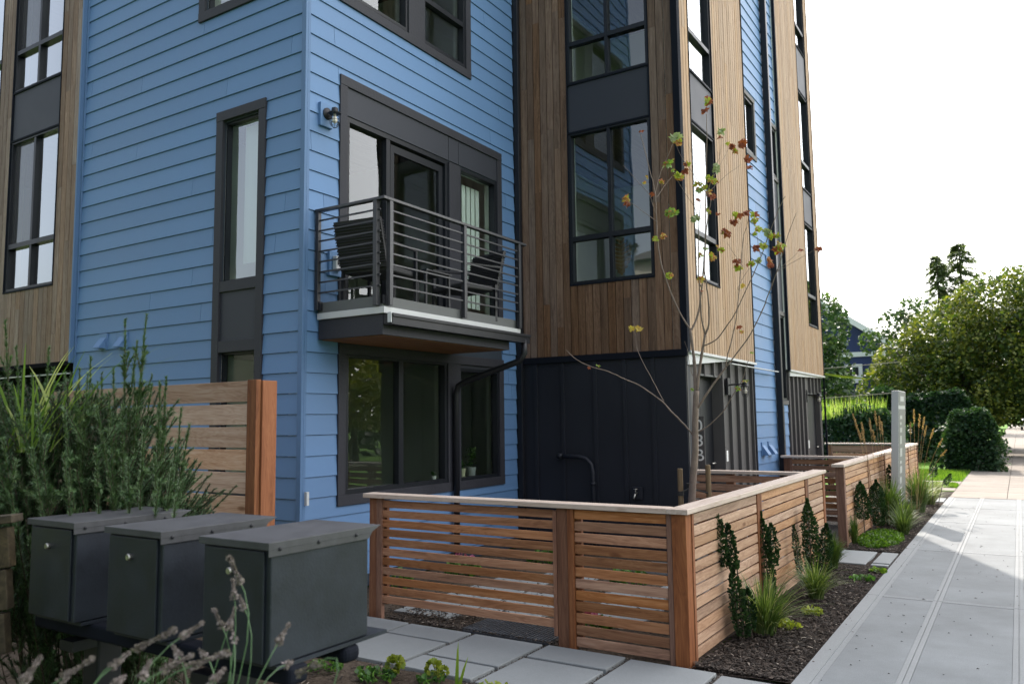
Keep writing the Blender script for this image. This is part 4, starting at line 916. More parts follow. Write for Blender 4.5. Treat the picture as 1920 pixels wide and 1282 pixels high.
# old sloping timber edging at the far left
TB = thing('timber_edging', 'weathered old timber boards retaining the planting at the far left edge', 'edging', (-3.0, 1.3, 0))
mb = MB()
for k, z in enumerate((1.195, 1.06, 0.92)):
    mb.obox((-3.44, 0.975, z-0.06), (-2.835, 1.39, z+0.012), 0.04, 0.128, (0.8, 0.35, 0.2)[k])
mb.build('board', M['old_timber'], TB, bevel=0.003)
mb = MB(); mb.obox((-3.45, 0.965, 1.235), (-2.82, 1.395, 1.30), 0.07, 0.026, 0.6, up=(0, 0, 1)); mb.build('cap', M['old_timber'], TB, bevel=0.003)
mb = MB(); mb.box(-3.02, -2.93, 1.27, 1.36, 0, 1.14); mb.build('post', M['old_timber'], TB)

# ------------------------------------------------------------------ mailboxes on their rack
RK = thing('mailbox_rack', 'black steel rack of two square beams and posts carrying the three mailboxes', 'rack', (-2.25, 1.65, 0))
mb = MB(); mb.box(-2.95, -1.672, 1.53, 1.60, 0.905, 0.955); mb.build('beam', M['flash'], RK, bevel=0.012, seg=3)
mb = MB(); mb.box(-2.95, -1.68, 1.745, 1.815, 0.905, 0.955); mb.build('beam', M['flash'], RK, bevel=0.02, seg=3)
for x in (-2.05, -2.75):
    mb = MB(); mb.box(x-0.045, x+0.045, 1.62, 1.71, 0, 0.884); mb.build('post', M['black'], RK, bevel=0.008)
    mb = MB(); mb.box(x-0.04, x+0.04, 1.535, 1.81, 0.85, 0.883); mb.build('bracket', M['black'], RK)
def mailbox(x1, label):
    t = thing('mailbox', label, 'mailbox', (x1-0.14, 1.66, 0.962), 'mailboxes side by side on the rack')
    x0 = x1-0.276; y0 = 1.468; y1 = 1.848; zb = 0.968; zt = 1.266
    mb = MB(); mb.box(x0, x1, y0+0.008, y1, zb, zt, 0.5); mb.build('body', M['mailbox'], t, bevel=0.004)
    mb = MB()   # folded lid with lip, overhanging and cut back at the street end
    a, b_, c, d = x0-0.006, x1+0.006, y0-0.006, 1.900
    mb.add([(a, c, 1.288), (b_, c, 1.288), (b_, d, 1.286), (a, d, 1.286), (a, c, 1.268), (b_, c, 1.268), (b_, 1.852, 1.266), (a, 1.852, 1.266)],
           [(0,1,2,3),(0,4,5,1),(1,5,6,2),(2,6,7,3),(3,7,4,0),(4,7,6,5)], 0.6)
    mb.add([(b_-0.003, c+0.001, 1.27), (b_-0.0005, c+0.001, 1.27), (b_-0.0005, 1.862, 1.27), (b_-0.003, 1.862, 1.27), (b_-0.003, c+0.001, 1.250), (b_-0.0005, c+0.001, 1.250), (b_-0.0005, 1.845, 1.250), (b_-0.003, 1.845, 1.250)], [(0,1,2,3),(0,4,5,1),(1,5,6,2),(2,6,7,3),(3,7,4,0),(4,7,6,5)], 0.3)
    mb.build('lid', M['dusty'], t, bevel=0.003, seg=2)
    mb = MB(); mb.box(x0+0.014, x1-0.020, y0, y0+0.007, zb+0.006, 1.262, 0.42); dr = mb.build('door', M['mailbox'], t, bevel=0.002)
    mb = MB(); mb.lathe((x0+0.128, y0, 1.204), [(0.010, 0.0), (0.0105, -0.008), (0.008, -0.012)], 16, axis='Y'); mb.build('lock', M['chrome'], dr, smooth=False)
    for y in (1.50, 1.64, 1.79): mb = MB(); mb.lathe((x1+0.006, y, 1.268), [(0.0055, 0), (0.005, 0.003), (0.002, 0.004)], 8, axis='X'); mb.build('rivet', M['black'], t)
    mb = MB(); mb.box(x0+0.01, x1+0.004, y0+0.03, 1.93, 0.956, 0.966, 0.5); mb.build('base_plate', M['mailbox'], t)
    return t
mailbox(-1.688, 'nearest dark metal mailbox with lavender spikes rising in front of its lock')
mailbox(-2.150, 'middle dark metal mailbox between the other two on the rack')
mailbox(-2.608, 'farthest dark metal mailbox half hidden under the rosemary bush')

# ------------------------------------------------------------------ wall lanterns
def lantern(name, label, f, a, z, reach=0.17, plate='black', block=None, square=False):
    p = f.P(a, z, 0)
    t = thing(name, label, 'wall lamp', p, 'caged wall lanterns on the building')
    if block: mb = MB(); f.box(mb, a-0.085, a+0.075, z-0.13, z+0.10, 0.0, 0.05); mb.build('mounting_block', M[block], t, bevel=0.004)
    o = 0.05 if block else 0.0
    mb = MB()
    if square: f.box(mb, a-0.05, a+0.05, z-0.12, z+0.10, o, o+0.03)
    else:
        ax = 'X'; mb.lathe(f.P(a, z, o), [(0.058, 0), (0.058, 0.012), (0.045, 0.022), (0.02, 0.028)], 20, axis=ax)
    mb.build('back_plate', M[plate], t, smooth=False)
    q = f.P(a, z, o+reach)
    mb = MB(); mb.tube([f.P(a, z, o+0.01), f.P(a, z+0.012, o+0.06), f.P(a, z+0.015, o+reach-0.02), f.P(a, z, o+reach)], 0.010, 8); mb.build('arm', M['black'], t, smooth=True)
    mb = MB(); mb.lathe(q, [(0.012, 0.045), (0.03, 0.035), (0.035, 0.0), (0.062, -0.012), (0.060, -0.020), (0.03, -0.02)], 18); mb.build('cap', M['black'], t, smooth=False)
    mb = MB()
    for k in range(4):
        g_ = math.pi*k/4; c_, s_ = math.cos(g_), math.sin(g_)
        arc = [(q[0]+c_*0.046*s, q[1]+s_*0.046*s, q[2]+h) for s, h in ((-1, -0.02), (-1, -0.10), (-0.8, -0.135), (-0.4, -0.155), (0, -0.16), (0.4, -0.155), (0.8, -0.135), (1, -0.10), (1, -0.02))]
        mb.tube(arc, 0.0022, 5)
    for h in (-0.055, -0.085, -0.115):
        mb.tube([(q[0]+0.046*math.cos(2*math.pi*k/16), q[1]+0.046*math.sin(2*math.pi*k/16), q[2]+h) for k in range(17)], 0.0022, 5)
    mb.build('wire_cage', M['black'], t, smooth=True)
    mb = MB(); mb.lathe(q, [(0.012, -0.02), (0.014, -0.045), (0.027, -0.075), (0.024, -0.10), (0.008, -0.115)], 14); mb.build('bulb', M['bulb'], t, smooth=True)
lantern('wall_lantern', 'caged lantern on a blue block beside the balcony door', FB, 5.385, 4.565, 0.10, block='blue')
lantern('wall_lantern', 'caged lantern on the grey battens right of the nearer entry door', Fac('E', -3.255), 10.50, 2.02, 0.24, square=True)
lantern('wall_lantern', 'caged lantern on the grey battens left of the farther entry door', Fac('E', -3.255), 15.18, 1.98, 0.22, square=True)

# ------------------------------------------------------------------ balcony furniture
def wchair(label, cx, cy, z0, rot):
    t = thing('balcony_chair', label, 'chair', (cx, cy, z0), 'dark wicker chairs on the balcony')
    def T(mb):
        c, s = math.cos(rot), math.sin(rot)
        mb.v = [(cx+v[0]*c-v[1]*s, cy+v[0]*s+v[1]*c, z0+v[2]) for v in mb.v]; return mb
    mb = MB(); mb.box(-0.25, 0.25, -0.22, 0.24, 0.33, 0.39); T(mb).build('seat', M['wicker'], t, bevel=0.015)
    mb = MB()
    mb.add([(-0.26, -0.22, 0.36), (0.26, -0.22, 0.36), (0.26, -0.34, 0.80), (-0.26, -0.34, 0.80), (-0.26, -0.25, 0.36), (0.26, -0.25, 0.36), (0.26, -0.37, 0.80), (-0.26, -0.37, 0.80)],
           [(0,1,2,3),(7,6,5,4),(0,4,5,1),(1,5,6,2),(2,6,7,3),(3,7,4,0)])
    for k in range(1, 16):
        zz = 0.38+k*0.026; yy_ = -0.22-(zz-0.36)*0.2727
        mb.tube([(-0.265, yy_+0.004, zz), (0.265, yy_+0.004, zz)], 0.008, 5); mb.tube([(-0.265, yy_-0.034, zz), (0.265, yy_-0.034, zz)], 0.008, 5)
    T(mb).build('backrest', M['wicker'], t)
    for sx in (-1, 1):
        for sy in (-0.2, 0.22):
            mb = MB(); mb.box(sx*0.27-0.014, sx*0.27+0.014, sy-0.014, sy+0.014, 0, 0.58 if sy > 0 else 0.40); T(mb).build('leg', M['black'], t)
        mb = MB(); mb.obox((sx*0.27, 0.24, 0.585), (sx*0.27, -0.27, 0.60), 0.03, 0.018); T(mb).build('armrest', M['black'], t)
    return t
wchair('tall-backed wicker chair nearest the corner of the balcony', -5.10, 5.72, 2.66, 0.12)
wchair('wicker chair at the far end of the balcony facing the corner', -5.02, 7.02, 2.66, math.pi-0.25)
t = thing('balcony_table', 'small dark slatted table between the two balcony chairs', 'table', (-5.10, 6.37, 2.66))
mb = MB()
for k in range(6): mb.box(-5.33+k*0.078, -5.262+k*0.078, 6.16, 6.58, 0.43+2.66, 0.445+2.66)
mb.build('tabletop', M['rail'], t)
for sx in (-5.31, -4.90):
    for sy in (6.18, 6.56): mb = MB(); mb.box(sx-0.012, sx+0.012, sy-0.012, sy+0.012, 2.66, 2.66+0.43); mb.build('leg', M['rail'], t)

# things on the window sills, seen through the glass
def potplant(label, x, y, z, r, h, mat, n, ph, leafmat='green'):
    t = thing('potted_plant', label, 'plant', (x, y, z), None)
    mb = MB(); mb.lathe((x, y, z), [(r*0.72, 0), (r, h), (r*0.9, h), (r*0.85, h*0.9)], 18); mb.build('pot', M[mat], t, smooth=False)
    mb = MB()
    for _ in range(n):
        a = U(0, 6.28); rr = U(0, r*1.2); p = Vector((x+rr*math.cos(a), y+rr*math.sin(a), z+h+U(0.0, ph))); leaf(mb, p, U(0.02, 0.035), rnd.random())
    mb.tube([(x, y, z+h*0.8), (x, y, z+h+ph*0.7)], 0.003, 4)
    mb.build('foliage', M[leafmat], t)
def leaf(mb, p, s, t, elong=2.0, d=None, n=None):
    d = d or Vector((U(-1, 1), U(-1, 1), U(-0.6, 1))).normalized()
    a = d.cross(Vector((U(-1, 1), U(-1, 1), U(-1, 1)))).normalized()*s/elong
    mb.add([tuple(p), tuple(p+d*s*0.5+a), tuple(p+d*s), tuple(p+d*s*0.5-a)], [(0, 1, 2, 3)], t)
potplant('small plant in a cream tapered pot on the lower window sill', -5.645, 7.79, 0.915, 0.055, 0.125, 'pot', 60, 0.10)
potplant('plant in a ribbed grey pot on the sill to the right of the cream one', -5.645, 7.99, 0.915, 0.062, 0.13, 'plastic', 90, 0.22)
potplant('little plant in a white footed cup on the sill behind the downspout', -5.60, 7.20, 0.93, 0.030, 0.06, 'white', 26, 0.05)
t = thing('palm_fan', 'dried fan-shaped palm leaf standing behind the bay window', 'ornament', (-4.15, 9.18, 3.34))
mb = MB()
for k in range(9):
    z = 3.40+k*0.05; w_ = 0.15*math.sin(math.pi*(k+1.2)/10.5)
    for s in (-1, 1): mb.add([(-4.13, 9.18, z), (-4.13+s*w_, 9.16, z+0.045), (-4.13+s*w_*0.95, 9.16, z+0.082), (-4.13, 9.18, z+0.046)], [(0, 1, 2, 3)], rnd.random())
mb.build('fan', M['rattan'], t)
mb = MB(); mb.box(-4.2, -4.04, 9.13, 9.25, 3.30, 3.36); mb.build('stand', M['white'], t)

# ------------------------------------------------------------------ entry awning and sign
t = thing('awning', 'thin olive awning projecting beyond the far corner of the building', 'awning', (-3.2, 16.7, 2.4))
mb = MB(); mb.add([(-3.22, 16.62, 2.45), (-2.50, 16.62, 2.33), (-3.22, 18.6, 2.45), (-3.22, 16.62, 2.43), (-2.50, 16.62, 2.31), (-3.22, 18.6, 2.43)], [(0,1,2),(3,5,4),(0,3,4,1),(1,4,5,2),(2,5,3,0)])
mb.build('canopy', M['awning'], t)
t = thing('sign_post', 'tall pale grey monument sign panel standing in the grasses beside the sidewalk', 'sign', (-1.6, 13.7, 0))
def lean(mb):
    mb.v = [(v[0]-0.055*(v[2]-1.99)*-1.0-0.0, v[1], v[2]) for v in mb.v]; return mb
mb = MB(); mb.box(-1.655, -1.552, 13.66, 14.52, 0, 1.985); lean(mb).build('panel', M['sign'], t, bevel=0.006)
mb = MB(); mb.box(-1.552, -1.547, 13.68, 14.50, 0.05, 1.70); mb.box(-1.552, -1.547, 13.68, 14.50, 1.76, 1.97); lean(mb).build('face', M['sign_dark'], t)
mb = MB(); z = 1.60
for k, (w_, h) in enumerate(((0.5, 0.07), (0.35, 0.05), (0.5, 0.09), (0.42, 0.16), (0.5, 0.16), (0.4, 0.05), (0.5, 0.13), (0.36, 0.12), (0.48, 0.16), (0.3, 0.13))):
    mb.box(-1.547, -1.5455, 13.80, 13.80+w_*0.5, z-h*0.8, z)
    z -= h+0.035
mb.box(-1.547, -1.544, 13.80, 14.25, 1.82, 1.90)
lean(mb).build('lettering', M['sign'], t)

# ------------------------------------------------------------------ street trees, shrubs, grasses
def tuft(name, label, x, y, n, h, spread, mat='blade', group=None, wdt=0.005, tlo=0.1, thi=0.8, z=0, cat='grass clump'):
    mb = MB()
    for _ in range(n):
        a = U(0, 6.283); r0 = U(0, 0.045)*(spread/0.25); hh = h*U(0.45, 1.05); sp = spread*U(0.15, 1.0)
        bx, by = x+r0*math.cos(a), y+r0*math.sin(a); a += U(-0.4, 0.4); ww = wdt*U(0.6, 1.3); t = U(tlo, thi)
        pts = []
        for k in range(6):
            s = k/5; pts.append(Vector((bx+math.cos(a)*sp*s**1.7, by+math.sin(a)*sp*s**1.7, z+hh*(s - 0.38*(sp/spread)*s**3))))
        pr_ = Vector((-math.sin(a), math.cos(a), 0))
        for k in range(5):
            w0 = ww*(1-(k/5)**2)+0.0006; w1 = ww*(1-((k+1)/5)**2)+0.0004
            mb.add([tuple(pts[k]-pr_*w0), tuple(pts[k]+pr_*w0), tuple(pts[k+1]+pr_*w1), tuple(pts[k+1]-pr_*w1)], [(0, 1, 2, 3)], t)
    o = mb.build(name, M[mat]); return tag(o, label, cat, group)
GG = 'grass clumps in the bed along the fence'
tuft('ornamental_grass', 'arching green grass clump nearest the fence corner, straw-brown litter at its foot', -1.70, 6.18, 380, 0.50, 0.44, group=GG, thi=0.97)
tuft('ornamental_grass', 'second grass clump along the fence, in the dark mulch beside the middle panel', -1.62, 7.55, 280, 0.42, 0.34, group=GG, thi=0.93)
tuft('ornamental_grass', 'dense dark grass clump just before the pavers at the gate gap', -1.76, 9.12, 300, 0.42, 0.22, group=GG, thi=0.6)
tuft('ornamental_grass', 'upright grass clump just past the gate gap at the foot of the next fence post', -1.85, 10.95, 150, 0.42, 0.15, group=GG, thi=0.5)
tuft('ornamental_grass', 'loose grass clump at the sidewalk edge in front of the sign', -1.42, 12.1, 260, 0.45, 0.35, group=GG)
tuft('ornamental_grass', 'big green grass clump hiding the foot of the sign', -1.72, 13.2, 520, 0.78, 0.45, group=GG, wdt=0.007, thi=0.6)
tuft('ornamental_grass', 'tall grass clump right behind the sign', -1.50, 15.0, 420, 0.85, 0.45, group=GG, wdt=0.007, thi=0.7)
tuft('ornamental_grass', 'pale dry grass clump beyond the sign near the far pavers', -1.45, 16.3, 300, 0.50, 0.40, group=GG, tlo=0.5, thi=1.0)
tuft('ornamental_grass', 'small straw-coloured grass clump at the lawn edge', -1.5, 18.2, 200, 0.42, 0.35, group=GG, tlo=0.5, thi=1.0)
tuft('ornamental_grass', 'wide grass clump between the fence and the sign', -1.5, 12.9, 320, 0.50, 0.38, group=GG)
tuft('ornamental_grass', 'dark grass inside the gate gap behind the fence post', -2.3, 10.9, 160, 0.5, 0.25, group=GG, thi=0.5)
# feathery plumes
PL = thing('feather_reed_grass', 'tall reed grass with tan feathery seed plumes leaning around the sign', 'grass clump', (-1.75, 13.6, 0))
st = MB(); pm = MB()
for (bx, by, tx, ty, tz) in [(-1.8, 12.5, -2.02, 12.4, 1.62), (-1.8, 12.5, -1.93, 12.5, 1.5), (-1.8, 12.6, -1.97, 12.4, 1.42), (-1.8, 12.5, -1.90, 12.3, 1.36), (-1.8, 12.7, -1.88, 12.9, 1.55), (-1.75, 13.0, -1.80, 12.9, 1.66),
                             (-1.75, 13.0, -1.76, 13.0, 1.58), (-1.7, 13.0, -1.72, 12.9, 1.50), (-1.75, 13.0, -1.83, 12.8, 1.38), (-1.5, 14.6, -1.42, 14.3, 1.68), (-1.5, 14.6, -1.36, 14.5, 1.60), (-1.5, 14.6, -1.28, 14.3, 1.56),
                             (-1.5, 14.6, -1.25, 14.2, 1.42), (-1.5, 14.8, -1.15, 14.2, 1.38), (-1.5, 14.8, -1.05, 14.4, 1.22), (-1.5, 14.8, -1.0, 14.3, 1.05), (-1.55, 14.4, -1.45, 14.0, 1.48)]:
    b0 = Vector((bx, by, 0)); e = Vector((tx, ty, tz)); pts = []
    for k in range(7):
        s = k/6; pts.append(b0.lerp(e, s) + Vector((0, 0, 0.16*math.sin(math.pi*s))))
    st.tube(pts[:6], 0.0025, 4, 0.5)
    for k in range(110):
        s = U(0.82, 1.0); q = b0.lerp(e, s)+Vector((0, 0, 0.16*math.sin(math.pi*s))); dd = (pts[-1]-pts[-2]).normalized()
        r_ = 0.008*math.sin(math.pi*min(1, max(0.05, (s-0.78)/0.22)))+0.003
        leaf(pm, q+Vector((U(-r_, r_), U(-r_, r_), U(-r_, r_))), 0.024, rnd.random(), 4, d=(dd+Vector((U(-.5, .5), U(-.5, .5), U(-.3, .3)))).normalized())
st.build('stem', M['plume'], PL); pm.build('plumes', M['plume'], PL)

def column_shrub(label, lobes, n_per=900, s=0.026):
    x, y = lobes[0][0], lobes[0][1]
    t = thing('columnar_shrub', label, 'shrub', (x, y, 0), 'narrow dark evergreen shrubs along the fence')
    mb = MB(); sm = MB()
    for (bx, by, tx, ty, z0, z1, r) in lobes:
        sm.tube([(bx, by, -0.02), (bx+(tx-bx)*0.5+U(-.01, .01), by+(ty-by)*0.5, (z0+z1)/2), (tx, ty, z1-0.03)], [0.007, 0.005, 0.002], 5)
        for _ in range(int(n_per*(z1-z0)/0.5*r/0.07)):
            s_ = U(0, 1); z = z0+(z1-z0)*s_; rr = r*(math.sin(math.pi*min(1, 0.12+0.95*s_))**0.5)*(0.8+0.35*noise.noise(Vector((bx*9, z*11, by*7))))
            a = U(0, 6.283); q = rr*math.sqrt(U(0.1, 1)); zt = z/max(z1, 0.01)
            p = Vector((bx+(tx-bx)*zt+q*math.cos(a), by+(ty-by)*zt+q*math.sin(a), z))
            d = Vector((math.cos(a)*0.7, math.sin(a)*0.7, U(0.4, 1.2))).normalized()
            leaf(mb, p, s*U(0.7, 1.2), min(1, max(0, 0.55*rnd.random()+0.4*noise.noise(p*9)+0.2)), 2.4, d=d)
    sm.build('stem', M['twig'], t); mb.build('foliage', M['holly'], t); return t
column_shrub('two-headed columnar shrub nearest the fence corner with a bare gap halfway up', [(-1.80, 5.90, -1.93, 5.80, 0.52, 0.93, 0.065), (-1.78, 5.92, -1.85, 5.86, 0.50, 0.82, 0.055), (-1.78, 5.92, -1.83, 5.86, 0.02, 0.50, 0.07), (-1.74, 5.98, -1.76, 5.98, 0.05, 0.35, 0.05)])
column_shrub('slender columnar shrub in front of the second fence post, rising from behind grass', [(-1.86, 6.95, -1.90, 6.90, 0.05, 0.80, 0.085), (-1.84, 7.0, -1.83, 6.97, 0.35, 0.70, 0.06)])
column_shrub('tall straight columnar shrub near the end of the first fence', [(-1.78, 8.25, -1.80, 8.2, 0.05, 0.80, 0.095)])
column_shrub('thin wispy shrub just left of the straight columnar one', [(-1.80, 7.85, -1.83, 7.75, 0.15, 0.60, 0.04)], s=0.02)
column_shrub('low blue-green shrub just right of the straight columnar one', [(-1.76, 8.65, -1.74, 8.75, 0.03, 0.50, 0.09)])
column_shrub('left one of the paired dark shrubs beyond the gate gap', [(-1.80, 11.45, -1.82, 11.4, 0.25, 0.74, 0.13)])
column_shrub('right one of the paired dark shrubs beyond the gate gap', [(-1.72, 12.1, -1.72, 12.05, 0.10, 0.72, 0.13)])
column_shrub('small dark shrub tip against the fence just left of the sign', [(-1.78, 13.9, -1.78, 13.9, 0.45, 0.82, 0.06)])
column_shrub('dark upright shrub tip beyond the sign against the lawn', [(-1.35, 15.6, -1.28, 15.4, 0.55, 0.80, 0.07)], n_per=700)
column_shrub('leaning dark shrub sprig at the lawn edge beyond the sign', [(-1.30, 15.8, -1.05, 15.6, 0.40, 0.60, 0.06)], n_per=700)
# ground cover
def cover(name, label, x0, x1, y0, y1, n, h, mat, s=0.03, tl=0, th=1, kind='stuff', cat='ground cover'):
    mb = MB()
    for _ in range(n):
        a = U(0, 6.283); r = math.sqrt(rnd.random()); x = (x0+x1)/2+(x1-x0)/2*r*math.cos(a); y = (y0+y1)/2+(y1-y0)/2*r*math.sin(a)
        leaf(mb, Vector((x, y, U(0, h)*(1-r*r*0.6))), s*U(0.6, 1.3), U(tl, th), 1.8)
    return tag(mb.build(name, M[mat]), label, cat, None, kind)
cover('ground_cover', 'bright green mossy ground cover beside the gate pavers', -1.86, -1.36, 10.65, 12.2, 6000, 0.10, 'grass', 0.028, 0, 0.7)
# bedding plants in the front bed
def bedding(label, x, y, r, h, n, mat='green', s=0.03, flower=None, fl=None, grp='low plants in the front bed'):
    t = thing('bedding_plant', label, 'plant', (x, y, 0), grp)
    mb = MB()
    for _ in range(n):
        a = U(0, 6.283); q = r*math.sqrt(rnd.random()); leaf(mb, Vector((x+q*math.cos(a), y+q*math.sin(a), U(0.005, h)*(1-0.5*q/r))), s*U(0.6, 1.2), rnd.random(), 1.5, d=Vector((math.cos(a), math.sin(a), U(0, 0.9))).normalized())
    mb.build('leaves', M[mat], t)
    if flower:
        fm = MB()
        for (dx, dy, z, rr, k) in flower:
            for _ in range(k):
                d = Vector((U(-1, 1), U(-1, 1), U(-0.5, 1))).normalized(); leaf(fm, Vector((x+dx, y+dy, z))+d*rr*0.7, rr*0.9, rnd.random(), 1.6, d=(d+Vector((U(-.6, .6), U(-.6, .6), .2))).normalized())
        fm.build('lime_foliage' if fl == 'lime' else 'flowers', M[fl], t)
bedding('small yellow-green bedding plant beneath the mailbox rack end', -3.92, 3.90, 0.10, 0.07, 130)
bedding('dark green plant with one round lime-yellow head beside the pavers', -3.50, 3.92, 0.10, 0.07, 150, flower=[(0.06, 0.10, 0.07, 0.045, 70)], fl='lime')
bedding('clump of lime-yellow flowers overlapping the paver edge', -3.17, 4.05, 0.08, 0.06, 90, flower=[(0.0, 0.02, 0.08, 0.04, 60), (0.06, 0.03, 0.06, 0.03, 40)], fl='lime')
bedding('sprawling lime-leaved plant at the bottom edge of the picture', -2.72, 4.03, 0.10, 0.08, 110, mat='lime')
bedding('tiny green seedling in the bare soil between the larger plants', -3.66, 3.98, 0.04, 0.03, 30)
bedding('yellowish low plant at the foot of the first grass clump', -1.60, 6.42, 0.09, 0.06, 130, mat='lime', grp='low plants along the fence')
bedding('pale green seedling between the first and second grass clumps', -1.52, 6.95, 0.07, 0.06, 110, mat='lime', grp='low plants along the fence')
bedding('small green sprig in the mulch near the pavers at the gate gap', -1.40, 8.6, 0.10, 0.05, 110, grp='low plants along the fence')
bedding('tuft of weeds at the sidewalk edge before the gate pavers', -1.32, 9.1, 0.07, 0.05, 110, mat='grass', grp='low plants along the fence')
t = thing('iris_plant', 'two upright sword-shaped iris leaves at the bottom edge beside the pavers', 'plant', (-2.87, 3.90, 0))
mb = MB()
for (dx, dy, lx, ly, h, w_) in ((0, 0, 0.015, 0.0, 0.32, 0.011), (0.012, 0, 0.06, 0.02, 0.24, 0.010), (0.0, 0.01, -0.01, 0.01, 0.27, 0.008)):
    p0 = Vector((-2.87+dx, 3.90+dy, 0)); 
    for k in range(6):
        a, b = k/6, (k+1)/6; q0 = p0+Vector((lx*a**1.5, ly*a**1.5, h*a)); q1 = p0+Vector((lx*b**1.5, ly*b**1.5, h*b)); sx = Vector((0.84, 0.53, 0))
        mb.add([tuple(q0-sx*w_*(1-a**3)), tuple(q0+sx*w_*(1-a**3)), tuple(q1+sx*w_*(1-b**3)), tuple(q1-sx*w_*(1-b**3))], [(0, 1, 2, 3)], 0.55+0.1*k)
mb.build('leaves', M['grass'], t)
# yard plants and flowers behind the gate
for i, (x, y, l) in enumerate(((-5.2, 6.1, 'leafy plant against the blue wall behind the left end of the gate'), (-5.0, 6.9, 'plant with white and pink blossoms against the blue wall under the window'), (-4.6, 7.9, 'low green plant near the downspout foot behind the gate'),
                               (-3.3, 7.3, 'green plant in the yard behind the middle fence post'), (-2.35, 8.2, 'bright green plant behind the right fence panel near the maple'), (-2.9, 5.7, 'small magenta-flowered plant just inside the gate post'))):
    bedding(l, x, y, 0.17, 0.20 if i < 5 else 0.08, 240, s=0.045, flower=[(0, 0, 0.22, 0.05, 30), (0.12, 0, 0.17, 0.04, 22)] if i in (1,) else ([(0, 0, 0.06, 0.06, 30)] if i == 5 else None), fl='pink', grp='plants inside the fenced yard')
t = MB()
for k in range(26): t.box(-3.72+k*0.03, -3.705+k*0.03, 5.14, 5.50, 0.005, 0.018, U(0, 1))
t.box(-3.72, -2.95, 5.13, 5.51, -0.01, 0.006)
tag(t.build('drain_grate', M['mat']), 'black ribbed grate lying in the soil under the gate', 'grate')

# mulch chips
def chips(name, regions, n, label, mat='chips', smax=0.020):
    mb = MB()
    for _ in range(n):
        x0, x1, y0, y1 = rnd.choice(regions); x = U(x0, x1); y = y0+(y1-y0)*rnd.random()**1.5
        a = U(0, 3.14); s = U(0.006, smax)*(1 if rnd.random() < .9 else 1.5); w_ = s*U(0.2, 0.5); z = U(-0.004, 0.014)
        c_, s_ = math.cos(a), math.sin(a); tl = U(-0.006, 0.006)
        mb.add([(x-c_*s-s_*w_, y-s_*s+c_*w_, z-tl), (x+c_*s-s_*w_, y+s_*s+c_*w_, z+tl), (x+c_*s+s_*w_, y+s_*s-c_*w_, z+tl*0.8), (x-c_*s+s_*w_, y-s_*s-c_*w_, z-tl*1.2), (x, y, z+0.005)],
               [(0, 1, 4), (1, 2, 4), (2, 3, 4), (3, 0, 4)], rnd.random()**1.3)
    return tag(mb.build(name, M[mat]), label, 'mulch', None, 'stuff')
chips('mulch_chips', [(-1.88, -1.28, 5.15, 9.4), (-1.88, -1.28, 10.5, 16.5)], 15000, 'bark mulch chips spread over the bed between fence and sidewalk')
chips('soil_litter', [(-5.4, -1.6, 2.6, 4.17), (-4.5, -2.9, 5.14, 5.6), (-5.4, -2.0, 5.2, 8.8)], 6500, 'bits of bark and twig littering the front bed and yard soil', smax=0.02)
# gravel in the paver joints
mb = MB()
for _ in range(5000):
    x = rnd.choice((-4.84, -4.21, -3.59, -2.96, -2.32, -1.69))+U(-0.022, 0.022); y = U(4.17, 5.14)
    if rnd.random() < .55:
        x = U(-5.4, -1.3); y = rnd.choice((4.17, 5.135, 4.8, 4.5))+U(-0.02, 0.03)
    s = U(0.002, 0.006); z = U(-0.020, -0.008)
    mb.add([(x-s, y, z), (x, y-s, z), (x+s, y, z), (x, y+s, z), (x, y, z+s)], [(0, 1, 4), (1, 2, 4), (2, 3, 4), (3, 0, 4)], U(0.3, 1))
tag(mb.build('joint_gravel', M['chips']), 'fine dark gravel filling the joints between the pavers', 'gravel', None, 'stuff')

# rosemary
RO = thing('rosemary_bush', 'big needle-leaved rosemary bush spilling over the farthest mailbox', 'shrub', (-3.3, 2.35, 0))
nd = MB(); sm = MB()
LAT = Vector((0.845, 0.534, 0)); DEP = Vector((-0.534, 0.845, 0)); RC = Vector((-3.22, 1.98, 0))
def ros(u_, v_, z): return RC+LAT*u_+DEP*v_+Vector((0, 0, z))
bases = [ros(U(-0.3, 0.2), U(-0.1, 0.3), 0) for _ in range(14)]
def needles(pts, t0, dens=1.0):
    L = sum((pts[i+1]-pts[i]).length for i in range(len(pts)-1)); cnt = int(L*700*dens)
    for _ in range(cnt):
        s = U(0, 1)**0.85*(len(pts)-1); i = min(int(s), len(pts)-2); p = pts[i].lerp(pts[i+1], s-i); d = (pts[i+1]-pts[i]).normalized()
        a = U(0, 6.283); u_ = d.cross(Vector((0.3, 0.2, 0.9))).normalized(); v_ = d.cross(u_)
        o = (u_*math.cos(a)+v_*math.sin(a)); e = (o*0.8+d*U(0.5, 1.1)).normalized(); l = U(0.018, 0.034)*(1.15-0.5*s/(len(pts)-1)); wv = o.cross(d)*0.0022
        tt = min(1, max(0, t0+U(-0.2, 0.25)))
        nd.add([tuple(p-wv), tuple(p+wv), tuple(p+e*l)], [(0, 1, 2)], tt)
def sprig(tip, base, length=None, t0=0.5, curve=0.15):
    mid = base.lerp(tip, 0.5)+Vector((U(-1, 1), U(-1, 1), U(-0.3, 0.6)))*curve*0.5
    pts = []
    for k in range(9):
        s = k/8; pts.append(base*(1-s)**2+mid*2*s*(1-s)+tip*s*s)
    return pts
